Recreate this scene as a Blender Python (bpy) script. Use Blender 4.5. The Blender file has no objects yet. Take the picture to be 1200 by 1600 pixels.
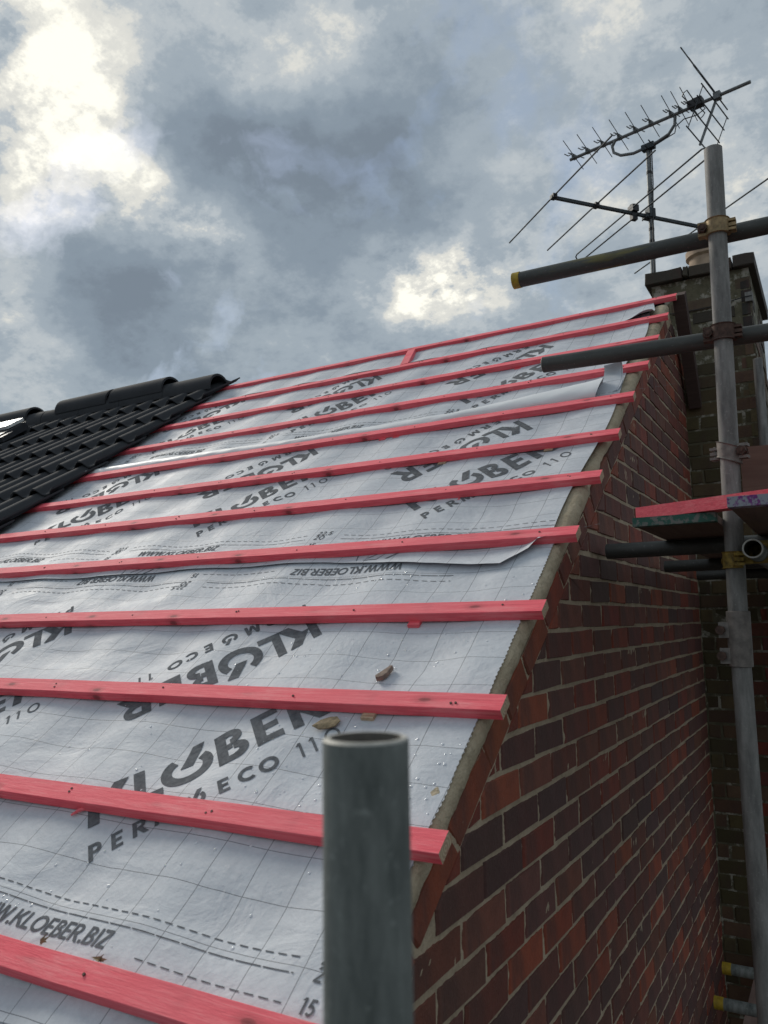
import bpy, bmesh, math, random
from mathutils import Vector, noise
random.seed(7)
R_ = math.radians
scene = bpy.context.scene
COL = scene.collection

# ------------------------------------------------------------------ camera
cam_d = bpy.data.cameras.new('camera')
cam = bpy.data.objects.new('camera', cam_d)
COL.objects.link(cam)
scene.camera = cam
CAM_P = (0.66100, -1.25620, 0.40488)
def cam_basis(pitch, roll, yaw):
    F = Vector((-math.sin(yaw)*math.cos(pitch), math.cos(yaw)*math.cos(pitch), math.sin(pitch)))
    r = Vector((math.cos(yaw), math.sin(yaw), 0)); u = r.cross(F)
    c, s = math.cos(roll), math.sin(roll)
    return r*c + u*s, u*c - r*s, F
RR, UU, FF = cam_basis(R_(7.9093), R_(-0.8508), R_(29.7035))
from mathutils import Matrix
cam.matrix_world = Matrix(((RR.x, UU.x, -FF.x, CAM_P[0]), (RR.y, UU.y, -FF.y, CAM_P[1]), (RR.z, UU.z, -FF.z, CAM_P[2]), (0, 0, 0, 1)))
cam_d.sensor_width = 36
cam_d.lens = 1239.63/1600*36
cam_d.clip_start = 0.05
cam_d.clip_end = 3000
cam_d.dof.use_dof = True
cam_d.dof.focus_distance = 2.8
cam_d.dof.aperture_fstop = 8.0

# ------------------------------------------------------------------ view, world, sun
vs = scene.view_settings
vs.view_transform = 'Standard'
vs.look = 'None'
vs.exposure = 0.55
vs.gamma = 1.0
vs.use_curve_mapping = False
SUN_EL, SUN_AZ = R_(36), R_(70)          # azimuth measured from +Y towards -X
sun_dir = Vector((-math.sin(SUN_AZ)*math.cos(SUN_EL), math.cos(SUN_AZ)*math.cos(SUN_EL), math.sin(SUN_EL)))
sd = bpy.data.lights.new('sun', 'SUN')
sd.energy = 1.5
sd.angle = R_(18)
sd.color = (1.0, 0.94, 0.84)
so = bpy.data.objects.new('sun', sd)
COL.objects.link(so)
so.rotation_euler = (-sun_dir).to_track_quat('-Z', 'Y').to_euler()

world = bpy.data.worlds.new('World')
scene.world = world
world.use_nodes = True
wt = world.node_tree
wt.nodes.clear()
def wn(t, **k):
    n = wt.nodes.new(t)
    for a, b in k.items(): setattr(n, a, b)
    return n
def wl(a, b): wt.links.new(a, b)
def wmath(op, a, b=None, c=None, clamp=False):
    n = wn('ShaderNodeMath', operation=op, use_clamp=clamp)
    for i, v in enumerate((a, b, c)):
        if v is None: continue
        if isinstance(v, (int, float)): n.inputs[i].default_value = v
        else: wl(v, n.inputs[i])
    return n.outputs[0]
out = wn('ShaderNodeOutputWorld')
bg = wn('ShaderNodeBackground')
bg.inputs['Strength'].default_value = 0.1
wl(bg.outputs[0], out.inputs[0])
sky = wn('ShaderNodeTexSky', sky_type='NISHITA', sun_disc=False)
sky.sun_elevation = SUN_EL
sky.sun_rotation = -SUN_AZ
tc = wn('ShaderNodeTexCoord')
GEN = tc.outputs['Generated']
def wnoise(scale, detail, rough, vec, offs=None):
    n = wn('ShaderNodeTexNoise')
    n.inputs['Scale'].default_value = scale
    n.inputs['Detail'].default_value = detail
    n.inputs['Roughness'].default_value = rough
    if offs:
        a = wn('ShaderNodeVectorMath', operation='ADD'); wl(vec, a.inputs[0]); a.inputs[1].default_value = offs
        vec = a.outputs[0]
    wl(vec, n.inputs['Vector'])
    return n
def vmath(op, a, b):
    n = wn('ShaderNodeVectorMath', operation=op)
    for i, v in enumerate((a, b)):
        if isinstance(v, tuple): n.inputs[i].default_value = v
        else: wl(v, n.inputs[i])
    return n.outputs[0]
def vscale(a, s):
    n = wn('ShaderNodeVectorMath', operation='SCALE'); wl(a, n.inputs[0]); n.inputs['Scale'].default_value = s
    return n.outputs[0]
w1 = vscale(vmath('SUBTRACT', wnoise(4.0, 5, 0.55, GEN).outputs['Color'], (0.5, 0.5, 0.5)), 0.20)
w2 = vscale(vmath('SUBTRACT', wnoise(15.0, 7, 0.6, GEN, (3, 1, 7)).outputs['Color'], (0.5, 0.5, 0.5)), 0.05)
WD = vmath('NORMALIZE', vmath('ADD', vmath('ADD', GEN, w1), w2), (0, 0, 0))
# cloud banks: azimuth left of +Y, elevation, radius (degrees), brightness
BANKS = [(55.7, 35.1, 6.3, 0.215), (51.0, 37.0, 4.5, 0.107), (52.9, 31.8, 5.9, 0.15), (49.4, 29.8, 4.5, 0.129), (42.6, 37.1, 2.4, 0.129), (38.7, 37.1, 2.4, 0.163), (35.2, 38.3, 3.2, 0.094), (47.0, 27.0, 2.9, 0.129), (43.8, 27.7, 2.5, 0.12), (41.9, 25.4, 2.6, 0.129), (39.1, 26.2, 2.2, 0.107), (55.6, 20.7, 2.9, 0.15), (27.5, 24.5, 3.1, 0.215), (29.5, 23.2, 2.2, 0.107), (24.5, 25.6, 2.6, 0.107), (31.4, 25.8, 2.2, 0.081), (20.3, 24.5, 2.6, 0.097), (16.9, 25.1, 2.2, 0.082), (2.5, 26.7, 2.7, 0.15), (9.6, 37.5, 2.3, 0.082), (31.2, 39.8, 3.1, 0.082), (42.6, 33.9, 4.5, -0.219), (38.2, 32.4, 5.4, -0.256), (34.3, 31.8, 4.6, -0.219), (43.9, 30.4, 2.9, -0.146), (31.3, 33.7, 4.2, -0.183), (28.3, 30.3, 4.3, -0.183), (49.1, 21.9, 5.1, -0.183), (52.5, 23.1, 3.3, -0.146), (48.1, 18.6, 5.6, -0.183), (41.4, 20.4, 5.8, -0.109), (30.5, 21.5, 2.7, -0.109), (24.1, 37.2, 8.0, -0.037), (21.4, 31.5, 6.3, -0.088), (15.6, 32.8, 8.2, -0.014), (8.2, 27.9, 4.9, 0.017), (27.0, 24.0, 2.4, 0.33), (29.0, 22.8, 1.8, 0.2), (25.0, 25.5, 2.0, 0.16), (56.2, 31.2, 2.3, 0.12), (42.4, 27.0, 1.5, 0.16), (46.2, 29.0, 1.2, 0.12), (21.7, 24.2, 1.8, 0.1)]
acc = None
for az, el, rad, amp in BANKS:
    d = (-math.sin(R_(az))*math.cos(R_(el)), math.cos(R_(az))*math.cos(R_(el)), math.sin(R_(el)))
    dp = wn('ShaderNodeVectorMath', operation='DOT_PRODUCT'); wl(WD, dp.inputs[0]); dp.inputs[1].default_value = d
    k = 1.0/(2*(R_(rad)/1.5)**2)*2
    e = wmath('EXPONENT', wmath('MULTIPLY_ADD', dp.outputs['Value'], k, -k))
    acc = wmath('MULTIPLY_ADD', e, amp, acc if acc is not None else 0.0)
sepg = wn('ShaderNodeSeparateXYZ'); wl(GEN, sepg.inputs[0])
den = wmath('ADD', wmath('ABSOLUTE', sepg.outputs[2]), 0.42)
dv = wn('ShaderNodeVectorMath', operation='SCALE'); wl(GEN, dv.inputs[0]); wl(wmath('DIVIDE', 1.0, den), dv.inputs['Scale'])
CP_ = dv.outputs[0]                        # cloud deck seen in perspective
f1 = wnoise(2.0, 12, 0.60, CP_, (1.3, 4.2, 0.7))
f2 = wnoise(5.5, 14, 0.66, CP_, (5.1, 0.4, 2.2))
f3 = wnoise(17.0, 12, 0.70, CP_, (2.1, 7.4, 1.2))
v = wmath('MULTIPLY_ADD', wmath('SUBTRACT', f1.outputs[0], 0.5), 0.55, acc)
brk = wmath('MULTIPLY_ADD', wmath('ADD', acc, 0.08, clamp=True), 3.2, 0.66)
v = wmath('MULTIPLY_ADD', wmath('MULTIPLY', wmath('SUBTRACT', f2.outputs[0], 0.5), brk), 1.35, v)
v = wmath('MULTIPLY_ADD', wmath('MULTIPLY', wmath('SUBTRACT', f3.outputs[0], 0.5), brk), 0.55, v)
v = wmath('ADD', v, 0.455, clamp=True)
rp = wn('ShaderNodeValToRGB')
cr = rp.color_ramp
cr.interpolation = 'EASE'
STOPS = [(0.0, (0.135, 0.166, 0.202)), (0.2, (0.17, 0.209, 0.25)), (0.42, (0.241, 0.282, 0.319)), (0.57, (0.332, 0.364, 0.386)), (0.73, (0.495, 0.495, 0.465)), (1.0, (0.74, 0.722, 0.64))]
cr.elements[0].position, cr.elements[1].position = 0.0, 1.0
while len(cr.elements) < len(STOPS): cr.elements.new(0.5)
for e_, (p, c) in zip(cr.elements, STOPS):
    e_.position = p; e_.color = (*c, 1)
wl(v, rp.inputs[0])
cl = vscale(rp.outputs[0], 10.0)
# thin places where the blue shows through
gap = wn('ShaderNodeMapRange'); gap.inputs[1].default_value = 0.56; gap.inputs[2].default_value = 0.74; gap.inputs[3].default_value = 0.0; gap.inputs[4].default_value = 0.45
wl(wnoise(7.0, 6, 0.55, WD, (9, 2, 4)).outputs[0], gap.inputs[0])
mx = wn('ShaderNodeMix', data_type='RGBA')
wl(gap.outputs[0], mx.inputs[0]); wl(cl, mx.inputs[6]); wl(sky.outputs[0], mx.inputs[7])
wl(mx.outputs[2], bg.inputs['Color'])
try:
    world.cycles.sampling_method = 'MANUAL'; world.cycles.sample_map_resolution = 512
except Exception: pass

# ------------------------------------------------------------------ materials
class Mat:
    def __init__(s, name):
        s.m = bpy.data.materials.new(name); s.m.use_nodes = True
        s.t = s.m.node_tree; s.b = s.t.nodes['Principled BSDF']
    def n(s, t, **k):
        n = s.t.nodes.new(t)
        for a, b in k.items(): setattr(n, a, b)
        return n
    def l(s, a, b): s.t.links.new(a, b)
    def coord(s, scale=(1, 1, 1), rot=(0, 0, 0)):
        g = s.n('ShaderNodeTexCoord'); m = s.n('ShaderNodeMapping')
        m.inputs['Scale'].default_value = scale; m.inputs['Rotation'].default_value = rot
        s.l(g.outputs['Object'], m.inputs[0]); return m.outputs[0]
    def noise(s, scale, detail=4, rough=0.55, vec=None, dist=0.0):
        n = s.n('ShaderNodeTexNoise'); n.inputs['Scale'].default_value = scale; n.inputs['Detail'].default_value = detail
        n.inputs['Roughness'].default_value = rough; n.inputs['Distortion'].default_value = dist
        s.l(vec if vec is not None else s.coord(), n.inputs['Vector']); return n.outputs[0]
    def ramp(s, fac, stops, interp='LINEAR'):
        r = s.n('ShaderNodeValToRGB'); c = r.color_ramp; c.interpolation = interp
        while len(c.elements) < len(stops): c.elements.new(0.5)
        for e, (p, col) in zip(c.elements, stops):
            e.position = p; e.color = (*col, 1) if len(col) == 3 else col
        s.l(fac, r.inputs[0]); return r.outputs[0]
    def mix(s, fac, a, b, mode='MIX'):
        m = s.n('ShaderNodeMix', data_type='RGBA', blend_type=mode)
        for i, v in ((0, fac), (6, a), (7, b)):
            if isinstance(v, (int, float)): m.inputs[i].default_value = v
            elif isinstance(v, tuple): m.inputs[i].default_value = (*v, 1)
            else: s.l(v, m.inputs[i])
        return m.outputs[2]
    def math(s, op, a, b=None, clamp=False):
        n = s.n('ShaderNodeMath', operation=op, use_clamp=clamp)
        for i, v in enumerate((a, b)):
            if v is None: continue
            if isinstance(v, (int, float)): n.inputs[i].default_value = v
            else: s.l(v, n.inputs[i])
        return n.outputs[0]
    def base(s, c):
        if isinstance(c, tuple): s.b.inputs['Base Color'].default_value = (*c, 1)
        else: s.l(c, s.b.inputs['Base Color'])
    def rough(s, v):
        if isinstance(v, (int, float)): s.b.inputs['Roughness'].default_value = v
        else: s.l(v, s.b.inputs['Roughness'])
    def bump(s, h, strength=0.3, dist=0.002):
        b = s.n('ShaderNodeBump'); b.inputs['Strength'].default_value = strength; b.inputs['Distance'].default_value = dist
        s.l(h, b.inputs['Height']); s.l(b.outputs[0], s.b.inputs['Normal'])
    def attr(s, name='tint'):
        a = s.n('ShaderNodeAttribute'); a.attribute_name = name; return a.outputs['Color']

def m_simple(name, col, rough=0.7, metal=0.0, nscale=20, namp=0.25, bump=0.2, bd=0.002, stretch=(1, 1, 1)):
    m = Mat(name); v = m.coord(stretch)
    n = m.noise(nscale, 5, 0.6, v)
    lo = tuple(max(0, c*(1-namp)) for c in col); hi = tuple(min(1, c*(1+namp)) for c in col)
    m.base(m.ramp(n, [(0.3, lo), (0.7, hi)])); m.rough(rough); m.b.inputs['Metallic'].default_value = metal
    m.bump(n, bump, bd); return m.m

def m_brick():
    m = Mat('brick_face'); t = m.attr()
    streak = m.noise(1.0, 3, 0.6, m.coord((9, 9, 2.2)), 0.4)
    fine = m.noise(120, 4, 0.6); mid = m.noise(22, 4, 0.6)
    k = m.ramp(streak, [(0.54, (0, 0, 0)), (0.66, (1, 1, 1))])
    c = m.mix(m.math('MULTIPLY', k, 0.55), t, (0.072, 0.038, 0.031))
    c = m.mix(m.ramp(mid, [(0.40, (0, 0, 0)), (0.75, (0.35, 0.35, 0.35))]), c, (0.045, 0.024, 0.019))
    c = m.mix(m.ramp(fine, [(0.62, (0, 0, 0)), (0.78, (0.45, 0.45, 0.45))]), c, (0.24, 0.17, 0.12))
    m.base(c); m.rough(0.82)
    m.bump(m.math('ADD', fine, m.math('MULTIPLY', mid, 2.0)), 0.55, 0.003); return m.m
def m_mortar(name, a, b, bd=0.004):
    m = Mat(name); n = m.noise(14, 5, 0.6); f = m.noise(160, 3, 0.6); l = m.noise(45, 4, 0.6)
    c = m.ramp(n, [(0.3, a), (0.7, b)])
    c = m.mix(m.ramp(l, [(0.55, (0, 0, 0)), (0.75, (0.55, 0.55, 0.55))]), c, tuple(x*0.5 for x in a))
    m.base(c); m.rough(0.95); m.bump(m.math('ADD', f, m.math('MULTIPLY', l, 2.0)), 0.7, bd); return m.m
def m_crumb():
    m = Mat('crumbling_lime_mortar'); n = m.noise(30, 6, 0.7); k = m.noise(11, 5, 0.7)
    m.base(m.mix(m.ramp(k, [(0.52, (0, 0, 0)), (0.60, (1, 1, 1))]), m.ramp(n, [(0.3, (0.085, 0.078, 0.048)), (0.7, (0.15, 0.135, 0.085))]), (0.36, 0.34, 0.28)))
    m.rough(0.95); m.bump(n, 0.8, 0.006); return m.m
def m_batten():
    m = Mat('red_dyed_timber'); v = m.coord((1.6, 34, 34)); g = m.noise(5, 7, 0.7, v, 0.8)
    g2 = m.noise(1.3, 3, 0.5, m.coord((1, 3, 3))); fur = m.noise(60, 3, 0.6, m.coord((1, 4, 4)))
    c = m.ramp(g, [(0.24, (0.62, 0.045, 0.070)), (0.5, (0.92, 0.095, 0.135)), (0.68, (0.95, 0.22, 0.24))])
    c = m.mix(m.ramp(g2, [(0.35, (0, 0, 0)), (0.7, (0.45, 0.45, 0.45))]), c, (0.74, 0.20, 0.22))
    vo = m.n('ShaderNodeTexVoronoi'); vo.voronoi_dimensions = '2D'; vo.inputs['Scale'].default_value = 1.0; m.l(m.coord((6, 17, 0.0)), vo.inputs['Vector'])
    kr = m.ramp(vo.outputs['Distance'], [(0.0, (1, 1, 1)), (0.07, (0.8, 0.8, 0.8)), (0.10, (0.35, 0.35, 0.35)), (0.24, (0, 0, 0))])
    pick = m.ramp(vo.outputs['Color'], [(0.62, (0, 0, 0)), (0.64, (1, 1, 1))])
    kn = m.math('MULTIPLY', kr, pick)
    c = m.mix(m.math('MULTIPLY', kn, 0.9), c, (0.17, 0.020, 0.022))
    pz = m.noise(9, 6, 0.7, m.coord((0.5, 4, 4)))
    c = m.mix(m.ramp(pz, [(0.54, (0, 0, 0)), (0.70, (0.5, 0.5, 0.5))]), c, (0.92, 0.34, 0.34))
    st = m.noise(2.6, 4, 0.6, m.coord((1, 1, 1)))
    c = m.mix(m.ramp(st, [(0.60, (0, 0, 0)), (0.74, (0.55, 0.55, 0.55))]), c, (0.30, 0.045, 0.055))
    m.base(c); m.rough(0.75); m.bump(m.math('ADD', g, m.math('MULTIPLY', fur, 0.6)), 0.5, 0.0022); return m.m
def m_endgrain():
    m = Mat('sawn_end_grain'); w = m.n('ShaderNodeTexWave', wave_type='RINGS'); w.inputs['Scale'].default_value = 42
    w.inputs['Distortion'].default_value = 4; m.l(m.coord(), w.inputs['Vector'])
    n = m.noise(70, 4)
    m.base(m.mix(m.ramp(n, [(0.5, (0, 0, 0)), (0.8, (0.6, 0.6, 0.6))]), m.ramp(w.outputs[0], [(0, (0.36, 0.27, 0.17)), (1, (0.54, 0.43, 0.29))]), (0.45, 0.12, 0.12)))
    m.rough(0.9); m.bump(n, 0.4); return m.m
def m_membrane():
    m = Mat('roof_membrane_fabric')
    uv = m.n('ShaderNodeUVMap'); sp = m.n('ShaderNodeSeparateXYZ'); m.l(uv.outputs[0], sp.inputs[0])
    wob = m.noise(5, 2, 0.5)
    def line(sock, period, half, amp=0.006):
        a = m.math('ADD', m.math('ADD', sock, m.math('MULTIPLY', wob, amp)), 50.0)
        a = m.math('PINGPONG', a, period/2)
        return m.math('LESS_THAN', a, half)
    g = m.math('MAXIMUM', line(sp.outputs[0], 0.101, 0.0009), line(sp.outputs[1], 0.098, 0.0008))
    n = m.noise(9, 6, 0.65); f = m.noise(75, 4, 0.65)
    c = m.ramp(n, [(0.28, (0.475, 0.502, 0.542)), (0.72, (0.622, 0.646, 0.678))])
    c = m.mix(m.ramp(f, [(0.40, (0, 0, 0)), (0.72, (0.38, 0.38, 0.38))]), c, (0.41, 0.435, 0.47))
    c = m.mix(m.math('MULTIPLY', g, 0.80), c, (0.11, 0.12, 0.135))
    m.base(c); m.rough(m.ramp(n, [(0.3, (0.56,)*3), (0.7, (0.74,)*3)]))
    m.b.inputs['Specular IOR Level'].default_value = 0.3
    rg = m.math('ABSOLUTE', m.math('SUBTRACT', m.noise(6.5, 5, 0.55, m.coord((1, 1.3, 1.3)), 0.8), 0.5))
    m.bump(m.math('ADD', m.math('MULTIPLY', rg, -2.2), m.math('MULTIPLY', f, 0.4)), 0.42, 0.007); return m.m
def m_back():
    m = Mat('membrane_back'); n = m.noise(12, 5, 0.6); m.base(m.ramp(n, [(0.3, (0.70, 0.71, 0.72)), (0.7, (0.78, 0.79, 0.80))])); m.rough(0.5); m.bump(n, 0.3, 0.004); return m.m
def m_ink():
    m = Mat('grey_print_ink'); f = m.noise(60, 5, 0.7); n = m.noise(8, 3)
    c = m.ramp(f, [(0.35, (0.088, 0.094, 0.102)), (0.68, (0.175, 0.184, 0.195))])
    m.base(m.mix(m.ramp(n, [(0.5, (0, 0, 0)), (0.8, (0.4, 0.4, 0.4))]), c, (0.20, 0.21, 0.222))); m.rough(0.95); m.b.inputs['Specular IOR Level'].default_value = 0.12; return m.m
def m_galv(name, a, b, metal=0.35, rough=0.62, rust=None):
    m = Mat(name); v = m.coord((1, 1, 0.22)); n = m.noise(34, 6, 0.65, v); f = m.noise(150, 3, 0.6)
    c = m.ramp(n, [(0.34, a), (0.66, b)])
    c = m.mix(m.ramp(f, [(0.60, (0, 0, 0)), (0.76, (0.35, 0.35, 0.35))]), c, tuple(min(1, x*1.7) for x in b))
    s = m.noise(6, 5, 0.6, m.coord((1, 1, 0.3)))
    c = m.mix(m.ramp(s, [(0.55, (0, 0, 0)), (0.75, (0.6, 0.6, 0.6))]), c, rust or tuple(x*0.45 for x in a))
    m.base(c); m.rough(rough); m.b.inputs['Metallic'].default_value = metal; m.bump(m.math('ADD', n, f), 0.18, 0.0012); return m.m
def m_darktube(name, yellow):
    m = Mat(name); n = m.noise(9, 5, 0.65, m.coord((0.6, 3, 3))); f = m.noise(110, 4, 0.6)
    c = m.ramp(n, [(0.3, (0.036, 0.039, 0.036)), (0.7, (0.078, 0.081, 0.074))])
    if yellow:
        y = m.noise(3.2, 4, 0.65, m.coord((1.0, 5, 5)))
        c = m.mix(m.ramp(y, [(0.55, (0, 0, 0)), (0.66, (0.62, 0.62, 0.62))]), c, (0.20, 0.17, 0.035))
    c = m.mix(m.ramp(f, [(0.62, (0, 0, 0)), (0.74, (0.5, 0.5, 0.5))]), c, (0.20, 0.205, 0.20))
    m.base(c); m.rough(0.55); m.b.inputs['Metallic'].default_value = 0.15; m.bump(f, 0.15, 0.001); return m.m
def m_tile():
    m = Mat('dark_concrete_tile'); n = m.noise(5, 5, 0.6); f = m.noise(230, 3, 0.6)
    o = m.n('ShaderNodeObjectInfo')
    c = m.ramp(n, [(0.3, (0.030, 0.032, 0.036)), (0.7, (0.046, 0.048, 0.053))])
    c = m.mix(m.math('MULTIPLY', o.outputs['Random'], 0.4), c, (0.060, 0.062, 0.066))
    m.base(c); m.rough(0.88); m.b.inputs['Specular IOR Level'].default_value = 0.25; m.bump(f, 0.35, 0.0015); return m.m
def m_paint(name, col, under, thr=0.5, scale=14):
    m = Mat(name); n = m.noise(scale, 5, 0.65); f = m.noise(90, 3)
    m.base(m.mix(m.ramp(n, [(thr-0.03, (0, 0, 0)), (thr+0.05, (1, 1, 1))]), under, m.mix(f, col, tuple(x*0.6 for x in col))))
    m.rough(0.7); m.bump(f, 0.25, 0.001); return m.m
def m_wood(name, a, b, sc=(1.2, 14, 14)):
    m = Mat(name); g = m.noise(4, 6, 0.65, m.coord(sc), 0.5); n = m.noise(6, 4)
    m.base(m.mix(m.math('MULTIPLY', n, 0.4), m.ramp(g, [(0.3, a), (0.7, b)]), tuple(x*0.4 for x in a)))
    m.rough(0.85); m.bump(g, 0.35, 0.002); return m.m
def m_water():
    m = Mat('rain_water'); m.base((0.9, 0.93, 0.96)); m.rough(0.03)  # whitish base paints the sparkle into the drops
    m.b.inputs['Transmission Weight'].default_value = 0.35; m.b.inputs['Specular IOR Level'].default_value = 1.0; m.b.inputs['IOR'].default_value = 1.33; return m.m

M = dict(
    brick=m_brick(), mortar=m_mortar('pale_lime_mortar', (0.33, 0.255, 0.172), (0.48, 0.385, 0.270)),
    verge=m_mortar('verge_bedding_mortar', (0.35, 0.285, 0.190), (0.50, 0.42, 0.295), 0.006),
    crumb=m_crumb(), oldmortar=m_mortar('mossy_mortar', (0.060, 0.058, 0.034), (0.105, 0.098, 0.060)),
    red=m_batten(), endgrain=m_endgrain(), membrane=m_membrane(), back=m_back(), ink=m_ink(),
    galv=m_galv('galvanised_steel', (0.120, 0.117, 0.110), (0.290, 0.282, 0.266), 0.15, 0.72),
    galv_dark=m_galv('weathered_shaded_steel', (0.070, 0.083, 0.078), (0.250, 0.270, 0.253), 0.15, 0.72),  # darker copy of the galvanised steel, with shade put into its colour
    rim=m_simple('worn_tube_rim', (0.40, 0.39, 0.35), 0.6, 0.2, 60, 0.2),
    bore=m_simple('rusty_tube_bore', (0.11, 0.10, 0.085), 0.9, 0.0, 40, 0.4),
    tube_yellow=m_darktube('dark_tube_with_yellow_paint', True), tube_dark=m_darktube('dark_paint_and_shade_tube', False),  # dark tube also serves the putlogs, as shade in their colour
    yellow=m_simple('yellow_plastic', (0.40, 0.275, 0.02), 0.55, 0, 40, 0.35),
    rust=m_simple('rusty_coupler_steel', (0.085, 0.050, 0.038), 0.85, 0.1, 60, 0.5, 0.5),
    coupler=m_simple('zinc_coupler_steel', (0.20, 0.178, 0.160), 0.65, 0.3, 50, 0.35, 0.3),
    coupler_gold=m_simple('passivated_coupler_steel', (0.30, 0.215, 0.11), 0.6, 0.3, 60, 0.45, 0.3),
    coupler_yellow=m_simple('yellow_painted_coupler', (0.24, 0.16, 0.03), 0.7, 0.1, 70, 0.6, 0.4),
    tile=m_tile(), aerial=m_simple('aerial_aluminium', (0.16, 0.17, 0.17), 0.5, 0.55, 40, 0.35),
    aerial_dark=m_simple('oxidised_rod', (0.045, 0.055, 0.06), 0.6, 0.4, 60, 0.5),
    black=m_simple('black_plastic', (0.018, 0.018, 0.02), 0.55),
    terracotta=m_simple('buff_clay', (0.42, 0.31, 0.22), 0.85, 0, 18, 0.25, 0.3),
    cap=m_simple('sooty_cap_stone', (0.050, 0.046, 0.038), 0.95, 0, 24, 0.5, 0.8, 0.006),
    brown=m_wood('brown_stained_board', (0.060, 0.036, 0.030), (0.095, 0.060, 0.050)),
    board=m_wood('worn_scaffold_board', (0.13, 0.075, 0.06), (0.22, 0.145, 0.115), (14, 1.2, 14)),
    toe=m_wood('brown_toe_board_timber', (0.16, 0.085, 0.066), (0.24, 0.14, 0.105)),
    lowboard=m_wood('pinkish_board', (0.26, 0.17, 0.14), (0.36, 0.25, 0.21), (14, 1.2, 14)),
    green=m_paint('green_end_paint', (0.03, 0.115, 0.085), (0.16, 0.155, 0.14), 0.46, 60),
    purple=m_paint('purple_end_paint', (0.20, 0.035, 0.22), (0.27, 0.29, 0.32), 0.52, 75),
    water=m_water(), deck=m_simple('dark_light_block', (0.03, 0.03, 0.03), 0.9),  # deck colour belongs to the unseen light blocker
    glass=m_simple('pale_reflection_glass', (0.75, 0.76, 0.74), 0.25), flash=m_simple('grey_flashing', (0.045, 0.047, 0.055), 0.5, 0.3),  # pale pane colour stands for the reflected sky
    ground=m_simple('paving', (0.060, 0.058, 0.050), 0.9, 0, 1.5, 0.3), leaf=m_simple('dry_leaf', (0.25, 0.19, 0.11), 0.8, 0, 90, 0.4, 0.6),
    shard=m_simple('broken_tile_clay', (0.22, 0.16, 0.125), 0.85, 0, 60, 0.35, 0.5), render=m_simple('wall_render', (0.3, 0.27, 0.23), 0.9),
    chip=m_simple('pale_wood_chip', (0.58, 0.46, 0.30), 0.85, 0, 60, 0.3))

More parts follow.
